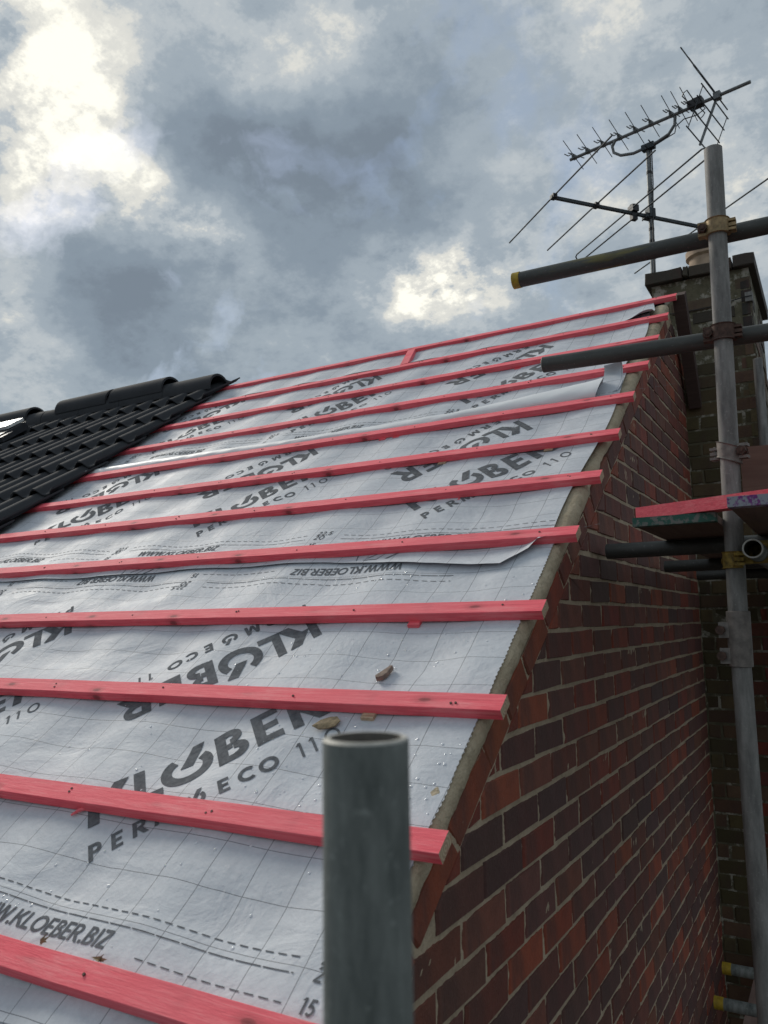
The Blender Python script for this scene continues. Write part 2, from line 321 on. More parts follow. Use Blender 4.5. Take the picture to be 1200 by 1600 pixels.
# ------------------------------------------------------------------ mesh helpers
class MB:
    def __init__(s): s.v, s.f, s.mi, s.tint, s.uv = [], [], [], [], None
    def face(s, ids, mi=0, tint=None): s.f.append(tuple(ids)); s.mi.append(mi); s.tint.append(tint)
    def add(s, pts): i = len(s.v); s.v.extend(Vector(p) for p in pts); return i
    def hexa(s, p, mi=0, tint=None, mend=None):      # p: 8 points, bottom ring then top ring
        i = s.add(p)
        for k, q in enumerate(((0, 3, 2, 1), (4, 5, 6, 7), (0, 1, 5, 4), (1, 2, 6, 5), (2, 3, 7, 6), (3, 0, 4, 7))):
            s.face([i+a for a in q], mi, tint)
    def box(s, c, x, y, z, mi=0):                    # centre and three half-axis vectors
        c, x, y, z = map(Vector, (c, x, y, z))
        s.hexa([c-x-y-z, c+x-y-z, c+x+y-z, c-x+y-z, c-x-y+z, c+x-y+z, c+x+y+z, c-x+y+z], mi)
    def tube(s, path, r, n=12, mi=0, caps=True, r2=None):
        path = [Vector(p) for p in path]; rings = []
        prev = None
        for k, p in enumerate(path):
            d = (path[min(k+1, len(path)-1)] - path[max(k-1, 0)]).normalized()
            if prev is None:
                a = d.orthogonal().normalized()
            else:
                a = (prev - d*prev.dot(d)).normalized()
            prev = a; b = d.cross(a)
            rr = r if r2 is None else r + (r2-r)*k/(len(path)-1)
            rings.append(s.add([p + (a*math.cos(2*math.pi*j/n) + b*math.sin(2*math.pi*j/n))*rr for j in range(n)]))
        for i0, i1 in zip(rings, rings[1:]):
            for j in range(n): s.face((i0+j, i0+(j+1) % n, i1+(j+1) % n, i1+j), mi)
        if caps:
            s.face([rings[0]+j for j in range(n)][::-1], mi); s.face([rings[-1]+j for j in range(n)], mi)
    def pipe(s, a, b, ro, ri, n=32, mi=0, mrim=1, mbore=2, segs=1):      # hollow tube
        a, b = Vector(a), Vector(b); d = (b-a).normalized(); x = d.orthogonal().normalized(); y = d.cross(x)
        ring = lambda p, r: s.add([p + (x*math.cos(2*math.pi*j/n) + y*math.sin(2*math.pi*j/n))*r for j in range(n)])
        ch = 0.0012
        o0, o1 = ring(a+d*ch, ro), ring(b-d*ch, ro); e0, e1 = ring(a, ro-ch), ring(b, ro-ch); i0, i1 = ring(a, ri), ring(b, ri)
        for j in range(n):
            k = (j+1) % n
            s.face((o0+j, o0+k, o1+k, o1+j), mi); s.face((o0+k, o0+j, e0+j, e0+k), mrim); s.face((o1+j, o1+k, e1+k, e1+j), mrim)
            s.face((e0+k, e0+j, i0+j, i0+k), mrim); s.face((e1+j, e1+k, i1+k, i1+j), mrim); s.face((i0+k, i0+j, i1+j, i1+k), mbore)
    def build(s, name, mats, parent=None, smooth=False, origin=None, kind=None, label=None):
        me = bpy.data.meshes.new(name)
        if origin is None and s.v:
            lo = [min(v[i] for v in s.v) for i in range(3)]; hi = [max(v[i] for v in s.v) for i in range(3)]
            origin = Vector([(a+b)/2 for a, b in zip(lo, hi)])
        origin = Vector(origin)
        me.from_pydata([v - origin for v in s.v], [], s.f)
        mats = mats if isinstance(mats, (list, tuple)) else [mats]
        for m in mats: me.materials.append(m)
        for p, m in zip(me.polygons, s.mi): p.material_index = m; p.use_smooth = smooth
        if any(t is not None for t in s.tint):
            ca = me.color_attributes.new('tint', 'FLOAT_COLOR', 'CORNER')
            for p, t in zip(me.polygons, s.tint):
                for li in p.loop_indices: ca.data[li].color = (*(t or (0.1, 0.05, 0.04)), 1)
        if s.uv is not None:
            ul = me.uv_layers.new(name='UVMap')
            for lp in me.loops: ul.data[lp.index].uv = s.uv[lp.vertex_index]
        if smooth:
            try: me.set_sharp_from_angle(angle=R_(40))
            except Exception: pass
        me.update()
        return link(name, me, parent, origin, kind, label)
WORLD = {}
def link(name, me, parent, origin, kind=None, label=None):
    o = bpy.data.objects.new(name, me); COL.objects.link(o)
    origin = Vector(origin); WORLD[o] = origin
    if parent is not None:
        o.parent = parent; o.location = origin - WORLD[parent]
    else: o.location = origin
    if kind: o['kind'] = kind
    if label: o['label'] = label
    return o
def thing(name, label, cat, loc, group=None):
    return tag(link(name, None, None, loc), label, cat, group)
def tag(o, label, cat, group=None):
    o['label'] = label; o['category'] = cat
    if group: o['group'] = group
    return o

# ------------------------------------------------------------------ roof frame of reference
PT = R_(34.8788); CP, SP = math.cos(PT), math.sin(PT)
S = Vector((0, CP, SP)); N = Vector((0, -SP, CP)); X = Vector((1, 0, 0))
G = 0.356069
DEV = [0.0044, 0.0011, 0.0018, -0.004, 0.007, 0.0052, -0.0145, -0.0103, -0.0035, -0.0014, 0.0031, 0.011]
BAT = [(i-1)*G + DEV[i] for i in range(12)]          # front edge of every batten, measured up the slope
XB = 0.0466                                           # batten ends past the brick face
def P(x, s, h=0.0): return Vector((x, 0, 0)) + S*s + N*h
CY = 3.31                                             # chimney front face
GROUND = -5.6
def nz(x, y, z=0.0): return noise.noise(Vector((x, y, z)))

# ------------------------------------------------------------------ ground
g = MB(); i = g.add([(-400, -400, GROUND), (400, -400, GROUND), (400, 400, GROUND), (-400, 400, GROUND)]); g.face((i, i+1, i+2, i+3))
g.build('ground', M['ground'], kind='structure')

# ------------------------------------------------------------------ house
house = thing('brick_house', 'red brick house with a half stripped roof of red battens over grey membrane', 'house', (-4.5, 1.2, GROUND))
RIDGE_Y, RIDGE_Z = 2.93, 2.04
# hidden bulk: front and far walls, rear slope; sheet under the membrane added to block light
w = MB()
w.box((-4.55, -0.85, (GROUND-0.75)/2), (4.5, 0, 0), (0, 0.1, 0), (0, 0, (-0.75-GROUND)/2)); w.build('front_wall', M['render'], house)
w = MB()
i = w.add([P(-9.4, -1.35, -0.05), P(-0.06, -1.35, -0.05), P(-0.06, 3.56, -0.05), P(-9.4, 3.56, -0.05)]); w.face((i, i+1, i+2, i+3)); w.build('light_block_sheet', M['deck'], house)  # unseen sheet, added so no light leaks through the roof
w = MB()
i = w.add([(-9.4, 2.96, 2.0), (-0.02, 2.96, 2.0), (-0.02, 7.0, -0.85), (-9.4, 7.0, -0.85)]); w.face((i+3, i+2, i+1, i)); w.build('rear_slope', M['tile'], house)

# ---- gable wall: mortar bed, then brick by brick
def ztop(y):
    a = (-0.05 + y*SP)/CP
    b = RIDGE_Z - 0.02 - (y-RIDGE_Y)*0.62
    return min(a, b)
mo = MB()
NY, NZ = 230, 260
Y0, Y1, ZB = -0.55, CY+0.02, -2.05
for a in range(NY+1):
    y = Y0 + (Y1-Y0)*a/NY; zt = ztop(y)
    for b in range(NZ+1):
        z = ZB + (zt-ZB)*b/NZ
        d = nz(y*13, z*26)*0.0034 + nz(y*60, z*75, 5)*0.0022
        mo.v.append(Vector((-0.0030 + d, y, z)))
for a in range(NY):
    for b in range(NZ):
        k = a*(NZ+1)+b; mo.face((k, k+NZ+1, k+NZ+2, k+1))
gable = mo.build('gable_wall', M['mortar'], house, True)
lw = MB(); lw.box((-0.06, 1.2, (GROUND-2.05)/2), (0.05, 0, 0), (0, 2.1, 0), (0, 0, (-2.05-GROUND)/2)); lw.build('gable_backing', M['mortar'], gable)

RED = [(0.235, 0.048, 0.024), (0.200, 0.042, 0.024), (0.270, 0.062, 0.028)]
BROWN = [(0.155, 0.048, 0.030), (0.130, 0.042, 0.028), (0.172, 0.058, 0.035), (0.145, 0.044, 0.030)]
PURP = [(0.125, 0.047, 0.037), (0.108, 0.043, 0.035), (0.138, 0.053, 0.040), (0.092, 0.043, 0.036)]
OLIVE = [(0.104, 0.074, 0.034), (0.084, 0.064, 0.026), (0.118, 0.068, 0.038), (0.070, 0.058, 0.024)]
SOOT = [(0.030, 0.026, 0.021), (0.060, 0.048, 0.034), (0.086, 0.062, 0.036)]
def jit(c, a=0.15): k = 1+random.uniform(-a, a); return tuple(max(0.005, x*k*(1+random.uniform(-0.06, 0.06))) for x in c)
def clip(poly, n, d):        # keep n.p <= d
    outp = []
    for a, b in zip(poly, poly[1:]+poly[:1]):
        da, db = n[0]*a[0]+n[1]*a[1]-d, n[0]*b[0]+n[1]*b[1]-d
        if da <= 0: outp.append(a)
        if (da < 0 < db) or (db < 0 < da):
            t = da/(da-db); outp.append((a[0]+(b[0]-a[0])*t, a[1]+(b[1]-a[1])*t))
    return outp
def area(p): return 0.5*abs(sum(a[0]*b[1]-b[0]*a[1] for a, b in zip(p, p[1:]+p[:1])))
def brick_mesh(mb, poly, place, tint, proud, depth=0.05):
    cx = sum(p[0] for p in poly)/len(poly); cy = sum(p[1] for p in poly)/len(poly)
    n = len(poly); ch = 0.0045
    tx, ty = random.uniform(-0.004, 0.004)*2, random.uniform(-0.006, 0.006)*2
    poly = [(p[0]+random.uniform(-0.0032, 0.0032), p[1]+random.uniform(-0.0032, 0.0032)) for p in poly]
    ins = []
    for p in poly:
        dx, dy = cx-p[0], cy-p[1]; L = math.hypot(dx, dy) or 1
        ins.append((p[0]+dx/L*ch*1.3, p[1]+dy/L*ch*1.3))
    f0 = mb.add([place(a, b, proud + (a-cx)*tx*0.5 + (b-cy)*ty) for a, b in ins])
    f1 = mb.add([place(a, b, proud-ch*0.9) for a, b in poly])
    f2 = mb.add([place(a, b, -depth) for a, b in poly])
    mb.face([f0+k for k in range(n)], 0, tint)
    for k in range(n):
        q = (k+1) % n
        mb.face((f0+q, f0+k, f1+k, f1+q), 0, tint); mb.face((f1+q, f1+k, f2+k, f2+q), 0, tint)
def px(p):                                            # size of a point's metre in the photograph, and whether it is in view
    d = Vector(p) - Vector(CAM_P); z = d.dot(FF)
    if z < 0.2: return None
    return 600+1239.6*d.dot(RR)/z, 800-1239.6*d.dot(UU)/z, z
bricks = []                                           # (poly in (y, z), tint)
J = 0.0088
nl = (-SP, CP)
for k in range(-24, 44):
    z1 = 0.6019 - 0.075*k - J/2; z0 = z1 - 0.065
    off = 0.62 if k % 2 == 0 else 0.7285
    m0 = int((-0.6-off)/0.2225)-1
    for m in range(m0, 20):
        jy = random.uniform(-0.003, 0.003)
        y0 = off + 0.2225*m + J/2 + jy; y1 = off + 0.2225*(m+1) - J/2 + jy
        y1 = min(y1, CY-0.004)
        if y1-y0 < 0.03 or y0 < -0.55: continue
        poly = [(y0, z0), (y1, z0), (y1, z1), (y0, z1)]
        full = area(poly)
        poly = clip(poly, nl, -0.1185)
        if len(poly) >= 3: poly = clip(poly, (0.62, 1.0), RIDGE_Z-0.03+0.62*RIDGE_Y)
        if len(poly) < 3 or area(poly) < 0.0012: continue
        if max(p[1] for p in poly) < ZB+0.05: continue
        cut = area(poly) < full*0.93
        r = random.random()
        c = jit(random.choice(RED)) if (r < (0.55 if cut else 0.20)) else jit(random.choice(BROWN if r < 0.64 else PURP))
        bricks.append((poly, c))
s_ = -0.75
while s_ < 3.45:                                       # raking course along the verge
    L = random.choice((0.215, 0.215, 0.19, 0.15, 0.11))
    a, b = s_+0.003, s_+L-0.003
    sk = random.uniform(-0.01, 0.02)
    poly = [(a*CP - n_*-SP*-1 if False else a*CP + n_*(-SP), a*SP + n_*CP) for a, n_ in ((a+sk, -0.1145), (b+sk, -0.1145), (b, -0.050), (a, -0.050))]
    if (poly[1][0]) < RIDGE_Y-0.02:
        r = random.random()
        c = (0.25, 0.058, 0.024) if s_ < 0.55 else random.choice(RED)
        bricks.append((poly, jit(c, 0.12) if (s_ < 0.55 or r < 0.6) else jit(random.choice(BROWN))))
    s_ += L
def vis_area(poly):
    c = (sum(p[0] for p in poly)/len(poly), sum(p[1] for p in poly)/len(poly))
    q = px((0, c[0], c[1]))
    if q is None or q[0] < 630 or q[0] > 1215 or q[1] > 1620 or q[1] < 0: return 0
    pts = [px((0, a, b)) for a, b in poly]
    if any(p is None for p in pts): return 0
    return area([(p[0], p[1]) for p in pts])
order = sorted(range(len(bricks)), key=lambda k: -vis_area(bricks[k][0]))
rest = MB()
gp = lambda a, b, h: Vector((h, a, b))
for rank, k in enumerate(order):
    poly, c = bricks[k]; proud = random.uniform(-0.001, 0.0022)
    if rank < 300:
        mb = MB(); brick_mesh(mb, poly, gp, c, proud); mb.build('brick', M['brick'], gable)
    else: brick_mesh(rest, poly, gp, c, proud)
rest.build('brickwork', M['brick'], gable, kind='stuff')

# ---- mortar bed along the verge
vm = MB()
prof = [(-0.09, -0.022), (-0.055, -0.006), (-0.030, -0.003), (-0.012, -0.005), (-0.001, -0.012), (0.0035, -0.024), (0.003, -0.040), (-0.004, -0.050), (-0.03, -0.050)]
ns = 420
for a in range(ns+1):
    s = -0.9 + 4.44*a/ns
    lump = nz(s*5, 1.7)*0.008 + nz(s*21, 3.1)*0.005 + nz(s*55, 4.1)*0.0025
    gapd = 0.0
    for gs, gw in ((1.72, 0.10), (1.52, 0.05)): gapd += 0.020*math.exp(-((s-gs)/gw)**2)
    for b, (x, h) in enumerate(prof):
        q = 0.4 if b in (0, len(prof)-1) else 1.0
        vm.v.append(P(x + q*(lump*0.6 + nz(s*30, b*2.0)*0.002) - (gapd*0.7 if 3 <= b <= 7 else 0), s, h + q*(lump*0.5 + nz(s*34, b*1.3, 8)*0.0025) - gapd*(1 if 1 <= b <= 5 else 0.2)))
npf = len(prof)
for a in range(ns):
    for b in range(npf-1):
        k = a*npf+b; vm.face((k, k+1, k+npf+1, k+npf))
vm.build('verge_mortar', M['verge'], house, True)

# ---- membrane
def sag(x, s):
    tb = min(abs(s - (b+0.025)) for b in BAT) if s > BAT[0] else 0.18
    kb = 0.35 + 0.65*min(1.0, (tb/0.15)**2)
    h = -0.002 - 0.015*(math.sin(math.pi*(x+0.06)/0.42)**2)*kb
    h += kb*(0.0045*nz(x*3.1, s*4.2, 2.0) + 0.0030*nz(x*9, s*6.5, 4.0) - 0.0045*abs(nz(x*4.5+s*2.5, s*5.5-x, 9.0)) + 0.0013*nz(x*24+s*7, s*21, 6.0))
    if x > -0.16: h += (x+0.16)/0.16*0.004
    return min(h, -0.0008)
class Sheet: pass
SHEETS = []
def sheet(s0, s1, edge, lift, zig, skew, label, curl=None, low=None):
    mb = MB(); mb.uv = []
    xl = -3.7; d = 0.022
    nx, nsn = int((0-xl)/d), max(2, int((s1-s0)/(0.0075 if zig else 0.02)))
    fh = lambda x, s: sag(x, s) + lift + (curl(x, s) if curl else 0.0)
    for a in range(nsn+1):
        s = s0 + (s1-s0)*a/nsn
        er = edge(s)
        if zig: er += (0.0016+0.0008*nz(s*9, 1))*(1 if a % 2 else -1) + 0.003*nz(s*11, 2)
        for b in range(nx+1):
            x = xl + (er-xl)*b/nx
            ss = s + ((0.012*nz(x*1.3, s0*3) + 0.004*nz(x*6, s0)) if a == 0 else 0)
            if low: lo_ = low(x); ss = lo_ + (s1-lo_)*a/nsn
            mb.v.append(P(x, ss, fh(x, ss))); mb.uv.append((x, ss - skew*x))
    for a in range(nsn):
        for b in range(nx):
            k = a*(nx+1)+b; mb.face((k, k+1, k+nx+2, k+nx+1))
    o = mb.build('membrane_sheet', M['membrane'], house, True, label=label)
    sh = Sheet(); sh.o, sh.h, sh.skew, sh.s0, sh.s1, sh.edge = o, fh, skew, s0, s1, edge
    SHEETS.append(sh); return sh
def bell(v, c, w_): return math.exp(-((v-c)/w_)**2)
def low2(x):
    b_ = 1.045 + 0.010*nz(x*1.3, 3) + 0.003*nz(x*6, 1)
    if x < -0.75: return b_
    if x < -0.14: k = (x+0.75)/0.61; return b_*(1-k) + 0.965*k
    return 0.965 + 0.12*(x+0.14)/0.115
def curl1(x, s):
    t = max(0.0, 1-(s-low2(x))/0.10)
    return t*t*(0.004 + 0.010*bell(x, -0.25, 0.25)) + 0.022*bell(x, -0.045, 0.03)*bell(s, 1.06, 0.03)
def curl3(x, s):
    t = max(0.0, 1-(s-3.30)/0.14)
    return t*t*(0.010 + 0.006*nz(x*2, 9) + 0.03*bell(x, -0.06, 0.07))
sh0 = sheet(-1.36, -0.33, lambda s: -0.008, -0.003, False, -0.02, 'grey membrane sheet nearest the eaves')
sh1 = sheet(-0.42, 1.15, lambda s: -0.007 - 0.014*max(0, s-0.3), 0.0, True, -0.02, 'grey membrane sheet with a zigzag cut edge')
sh2 = sheet(1.045, 2.50, lambda s: -0.030 - 0.012*(math.sin((s-1.0)*5)) , 0.0035, False, -0.035, 'grey membrane sheet ending in wavy torn edge', curl1, low2)
sh3 = sheet(2.19, 3.40, lambda s: -0.050 - 0.018*math.sin((s-2.2)*6) + 0.015*bell(s, 2.42, 0.09), 0.007, False, -0.04, 'grey membrane sheet with its lower edge rolled up')
sh4 = sheet(3.30, 3.60, lambda s: -0.055 - 0.02*math.sin(s*9), 0.0105, False, -0.04, 'narrow grey membrane strip under the top batten', curl3)
# rolled lower edge of the third sheet: a loose tube of fabric lying on the batten below
rl = MB(); rl.uv = []
nr, na = 170, 16
for a in range(nr+1):
    x = -3.2 + (3.2-0.115)*a/nr
    k = max(0.0, (x+0.75)/0.635)
    wd_ = 0.034 + 0.012*nz(x*1.6, 2) + 0.055*k**1.3; ht = 0.020 + 0.006*nz(x*2.1, 5) + 0.020*k
    for b in range(na+1):
        th = R_(-20 + 225*b/na)
        e_ = 1+0.05*nz(x*9, b*0.7)
        rl.v.append(P(x + (0.02*math.sin(th)*k), 2.184 + wd_ + math.cos(math.pi-th)*wd_*e_ + 0.004*nz(x*4, 1), 0.004 + ht*0.35 + math.sin(th)*ht*e_ + 0.002*nz(x*14, b*0.5))); rl.uv.append((x, 2.14+b*0.01))
for a in range(nr):
    for b in range(na):
        k = a*(na+1)+b; rl.face((k, k+na+1, k+na+2, k+1))
rl.build('rolled_edge', M['back'], sh3.o, True)
# ear of the sheet below curling up against the next batten
er = MB(); er.uv = []
for a in range(15):
    t = a/14
    for b in range(9):
        u = b/8
        th = math.pi*1.15*max(0, (t-0.62)/0.38)
        s_ = 2.27 + 0.15*min(t, 0.62)/0.62 + 0.030*math.sin(th)
        h_ = 0.006 + 0.018*min(t, 0.62)/0.62 + 0.026*(1-math.cos(th))
        er.v.append(P(-0.105 + 0.065*u - 0.03*(1-t)*(1-u) + 0.006*math.sin(t*6), s_ + 0.02*u*t, h_)); er.uv.append((u*0.1, t*0.2))
for a in range(14):
    for b in range(8):
        k = a*9+b; er.face((k, k+1, k+10, k+9))
er.build('curled_corner', M['membrane'], sh3.o, True)

# ---- printed lettering, stroke by stroke
class Ink:
    def __init__(s, sh, x0, s0, ang, H, sgn=1): s.sh, s.x0, s.s0, s.c, s.sn, s.H, s.mb, s.k = sh, x0, s0, math.cos(ang), math.sin(ang), H, None, 0
    def pt(s, u, v):
        U, V = u*s.H, v*s.H
        return s.x0 + U*s.c - V*s.sn, s.s0 + U*s.sn + V*s.c
def ink_strip(mb, sh, left, right, to_roof, lift):
    # left/right: matching lists of glyph points; split so that the print follows the fabric
    n = len(left); rows = []
    for k in range(n):
        a, b = to_roof(*left[k]), to_roof(*right[k])
        rows.append((a, b))
    fine = [rows[0]]
    for (a0, b0), (a1, b1) in zip(rows, rows[1:]):
        L = max(math.dist(a0, a1), math.dist(b0, b1)); m = max(1, int(L/0.015))
        for q in range(1, m+1):
            t = q/m; fine.append(((a0[0]+(a1[0]-a0[0])*t, a0[1]+(a1[1]-a0[1])*t), (b0[0]+(b1[0]-b0[0])*t, b0[1]+(b1[1]-b0[1])*t)))
    wmax = max(math.dist(a, b) for a, b in fine); c = max(1, int(wmax/0.015))
    idx = []
    for a, b in fine:
        row = []
        for q in range(c+1):
            t = q/c; x, s = a[0]+(b[0]-a[0])*t, a[1]+(b[1]-a[1])*t
            mb.v.append(P(x, s, sh.h(x, s) + 0.0011 + lift)); row.append(len(mb.v)-1)
        idx.append(row)
    for r0, r1 in zip(idx, idx[1:]):
        for q in range(c): mb.face((r0[q], r0[q+1], r1[q+1], r1[q]))
def para(x0, y0, x1, y1, wx):            # a bar with level ends
    return [(x0, y0), (x1, y1)], [(x0+wx, y0), (x1+wx, y1)]
def bar(x0, y0, x1, wy):                  # a level bar
    return [(x0, y0), (x1, y0)], [(x0, y0+wy), (x1, y0+wy)]
def arc(cx, cy, rx, ry, a0, a1, w_, n=18):
    l, r = [], []
    for k in range(n+1):
        t = R_(a0+(a1-a0)*k/n)
        l.append((cx+rx*math.cos(t), cy+ry*math.sin(t))); r.append((cx+(rx-w_)*math.cos(t), cy+(ry-w_)*math.sin(t)))
    return l, r
def glyph(ch, w):
    if ch == 'K': return 0.80, [para(0, 0, 0, 1, w), para(w*0.9, 0.44, 0.50, 1, w*1.35), para(0.62, 0, w*1.25, 0.62, w*1.35)]
    if ch == 'L': return 0.56, [para(0, 0, 0, 1, w), bar(w, 0, 0.54, w*0.95)]
    if ch == 'Q': return 1.02, [arc(0.5, 0.48, 0.52, 0.50, 122, 402, w, 26), para(0.36, 0.52, 0.66, 1.12, w*1.15)]
    if ch == 'O': return 1.02, [arc(0.5, 0.5, 0.5, 0.5, 0, 360, w, 28)]
    if ch == 'B': return 0.66, [para(0, 0, 0, 1, w), bar(w, 0, 0.34, w*0.85), bar(w, 0.5-w*0.38, 0.32, w*0.8), bar(w, 1-w*0.85, 0.30, w*0.85),
                                arc(0.34, 0.272, 0.30, 0.272, -90, 90, w*0.9), arc(0.30, 0.76, 0.26, 0.24, -90, 90, w*0.85)]
    if ch == 'E': return 0.60, [para(0, 0, 0, 1, w), bar(w, 0, 0.55, w*0.9), bar(w, 0.5-w*0.42, 0.50, w*0.85), bar(w, 1-w*0.9, 0.55, w*0.9)]
    if ch == 'R': return 0.72, [para(0, 0, 0, 1, w), bar(w, 1-w*0.85, 0.34, w*0.85), bar(w, 0.42, 0.34, w*0.8), arc(0.34, 0.71, 0.29, 0.29, -90, 90, w*0.9), para(0.52, 0, 0.22, 0.44, w*1.25)]
    if ch == 'P': return 0.64, [para(0, 0, 0, 1, w), bar(w, 1-w*0.85, 0.34, w*0.85), bar(w, 0.40, 0.34, w*0.8), arc(0.34, 0.70, 0.28, 0.30, -90, 90, w*0.9)]
    if ch == 'M': return 1.00, [para(0, 0, 0.10, 1, w), para(0.78, 0, 0.70, 1, w), para(0.40, 0.05, 0.12, 1, w*0.9), para(0.40, 0.05, 0.68, 1, w*0.9)]
    if ch == 'C': return 0.86, [arc(0.5, 0.5, 0.5, 0.5, 48, 312, w, 22)]
    if ch == '1': return 0.42, [para(0.16, 0, 0.16, 1, w), para(0.0, 0.80, 0.14, 1, w*0.9)]
    if ch == '0': return 0.86, [arc(0.42, 0.5, 0.40, 0.5, 0, 360, w, 26)]
    if ch == 'W': return 1.16, [para(0.24, 0, 0, 1, w), para(0.24, 0, 0.48, 1, w*0.9), para(0.76, 0, 0.50, 1, w*0.9), para(0.76, 0, 1.0, 1, w)]
    if ch == '.': return 0.26, [bar(0.03, 0, 0.03+w*1.1, w*1.1)]
    if ch == 'I': return 0.28, [para(0.04, 0, 0.04, 1, w)]
    if ch == 'Z': return 0.64, [bar(0, 0, 0.58, w*0.9), bar(0, 1-w*0.9, 0.58, w*0.9), para(0, w*0.9, 0.40, 1-w*0.9, w*1.2)]
    if ch == '2': return 0.62, [arc(0.27, 0.72, 0.26, 0.28, 160, -20, w), para(0.02, w, 0.40, 0.62, w*1.2), bar(0, 0, 0.54, w)]
    if ch == '5': return 0.62, [bar(0.10, 1-w, 0.50, w), para(0.04, 0.45, 0.10, 1-w, w), arc(0.24, 0.33, 0.29, 0.33, 120, -140, w)]
    return 0.4, []
def text(mb, sh, s, x0, s0, ang, H, w, track=0.06, at=None):
    u = 0.0; ca, sa = math.cos(ang), math.sin(ang)
    for n_, ch in enumerate(s):
        adv, strips = glyph(ch, w)
        if at: u = at[n_]/H
        for q, (l, r) in enumerate(strips):
            tr = lambda a, b, u=u: (x0 + (a+u)*H*ca - b*H*sa, s0 + (a+u)*H*sa + b*H*ca)
            ink_strip(mb, sh, l, r, tr, 0.00009*q)
        u += adv + track
def dashes(mb, sh, x0, x1, s, dash, gap_, wt, skew):
    x = x0
    while x < x1:
        b = min(x+dash, x1)
        ink_strip(mb, sh, [(x, 0), (b, 0)], [(x, wt), (b, wt)], lambda a, c: (a, s + skew*a + c), 0.0)
        x += dash + gap_
A45 = R_(43.8)
KPOS = [0.0, 0.105, 0.168, 0.300, 0.394, 0.482]                 # letter starts of the big word along its line
PPOS = [0.0, 0.050, 0.097, 0.145, 0.214, 0.289, 0.334, 0.382, 0.470, 0.500, 0.535]
def block(sh, kx, ks, inv):
    ang = A45 + (math.pi if inv else 0)
    mb = MB(); text(mb, sh, 'KLQBER', kx, ks, ang, 0.120, 0.215, at=KPOS); mb.build('printed_word', M['ink'], sh.o)
    ca, sa = math.cos(ang), math.sin(ang); vx = -0.098
    px_, ps = kx - vx*sa, ks + vx*ca
    mb = MB(); text(mb, sh, 'PERMQECO', px_, ps, ang, 0.046, 0.21, at=PPOS[:8]); text(mb, sh, '110', px_, ps, ang, 0.046, 0.13, at=PPOS[8:]); mb.build('printed_line', M['ink'], sh.o)
PER = 1.03
def marks(sh, base, wx, inv):
    # edge marks: www line, three measured lines with 15 / 20 / 22.5
    sg = -1 if inv else 1
    sk = sh.skew
    ang = math.pi if inv else 0.0
    for k in range(4):
        x = wx - k*1.04
        x0 = x if not inv else x + 0.464
        b_ = base + sk*(x); mb = MB()
        text(mb, sh, 'WWW.KLOEBER.BIZ', x0, b_, ang, 0.036, 0.17, track=0.055)
        mb.build('printed_address', M['ink'], sh.o)
    dl = MB()
    for k in range(4):
        x = wx - k*1.04
        if not inv:
            dashes(dl, sh, x+0.485, x+0.80, base+0.008, 0.020, 0.010, 0.0022, sk); xt = x+0.835
        else:
            dashes(dl, sh, x-0.335, x-0.02, base-0.008, 0.020, 0.010, 0.0022, sk); xt = x-0.355
        for txt, dy in (('15', 0.0), ('20', 0.050), ('22.5', 0.078)):
            if not (-3.2 < xt < -0.03): continue
            nm = MB(); text(nm, sh, txt, xt, base + sk*xt + sg*dy*1.0, ang, 0.026, 0.15); nm.build('printed_numeral', M['ink'], sh.o)
        xa, xb = (xt-0.93, xt-0.04) if not inv else (xt+0.07, xt+1.0)
        xb = min(xb, -0.03)
        if xb > xa:
            dashes(dl, sh, xa, xb, base+sg*0.055, 0.055, 0.004, 0.0022, sk)
            dashes(dl, sh, xa, xb, base+sg*0.082, 0.018, 0.010, 0.0024, sk)
    dl.build('printed_dashes', M['ink'], sh.o, kind='stuff')
for k in range(4):
    block(sh1, -0.786-k*PER, -0.037-sh1.skew*k*PER, False)
    block(sh1, -0.649+PER-k*PER if k == 0 and False else -0.649-k*PER, 0.750-sh1.skew*k*PER, True)
    block(sh2, -0.576-k*PER, 1.366-sh2.skew*k*PER, False)
    block(sh2, -0.410-k*PER, 2.105-sh2.skew*k*PER, True)
    block(sh3, -0.752-k*PER, 2.430-sh3.skew*k*PER, False)
    block(sh3, -0.580-k*PER, 3.190-sh3.skew*k*PER, True)
marks(sh1, -0.287, -0.918, False)
marks(sh1, 1.000, -0.928, True)
marks(sh2, 1.120, -1.735+1.04, False)
marks(sh2, 2.215, -0.90, True)
marks(sh3, 2.245, -0.62, False)
marks(sh0, -0.47, -0.70, True)
def pictogram(sh, x0, s0):
    mb = MB(); tr = lambda a, b: (x0 - a, s0 - b)
    for l, r in (bar(0, 0, 0.115, 0.003), para(0, 0, 0.025, 0.052, 0.003), para(0.113, 0, 0.098, 0.052, 0.003), bar(0.025, 0.050, 0.075, 0.003), para(0.030, 0.012, 0.060, 0.040, 0.006), bar(0.036, 0.010, 0.085, 0.006), para(-0.040, 0.020, -0.012, 0.052, 0.009)): ink_strip(mb, sh, l, r, tr, 0)
    mb.build('printed_pictogram', M['ink'], sh.o)
for k in range(3): pictogram(sh2, -0.545 - 1.04*k, 1.062 + 0.03)

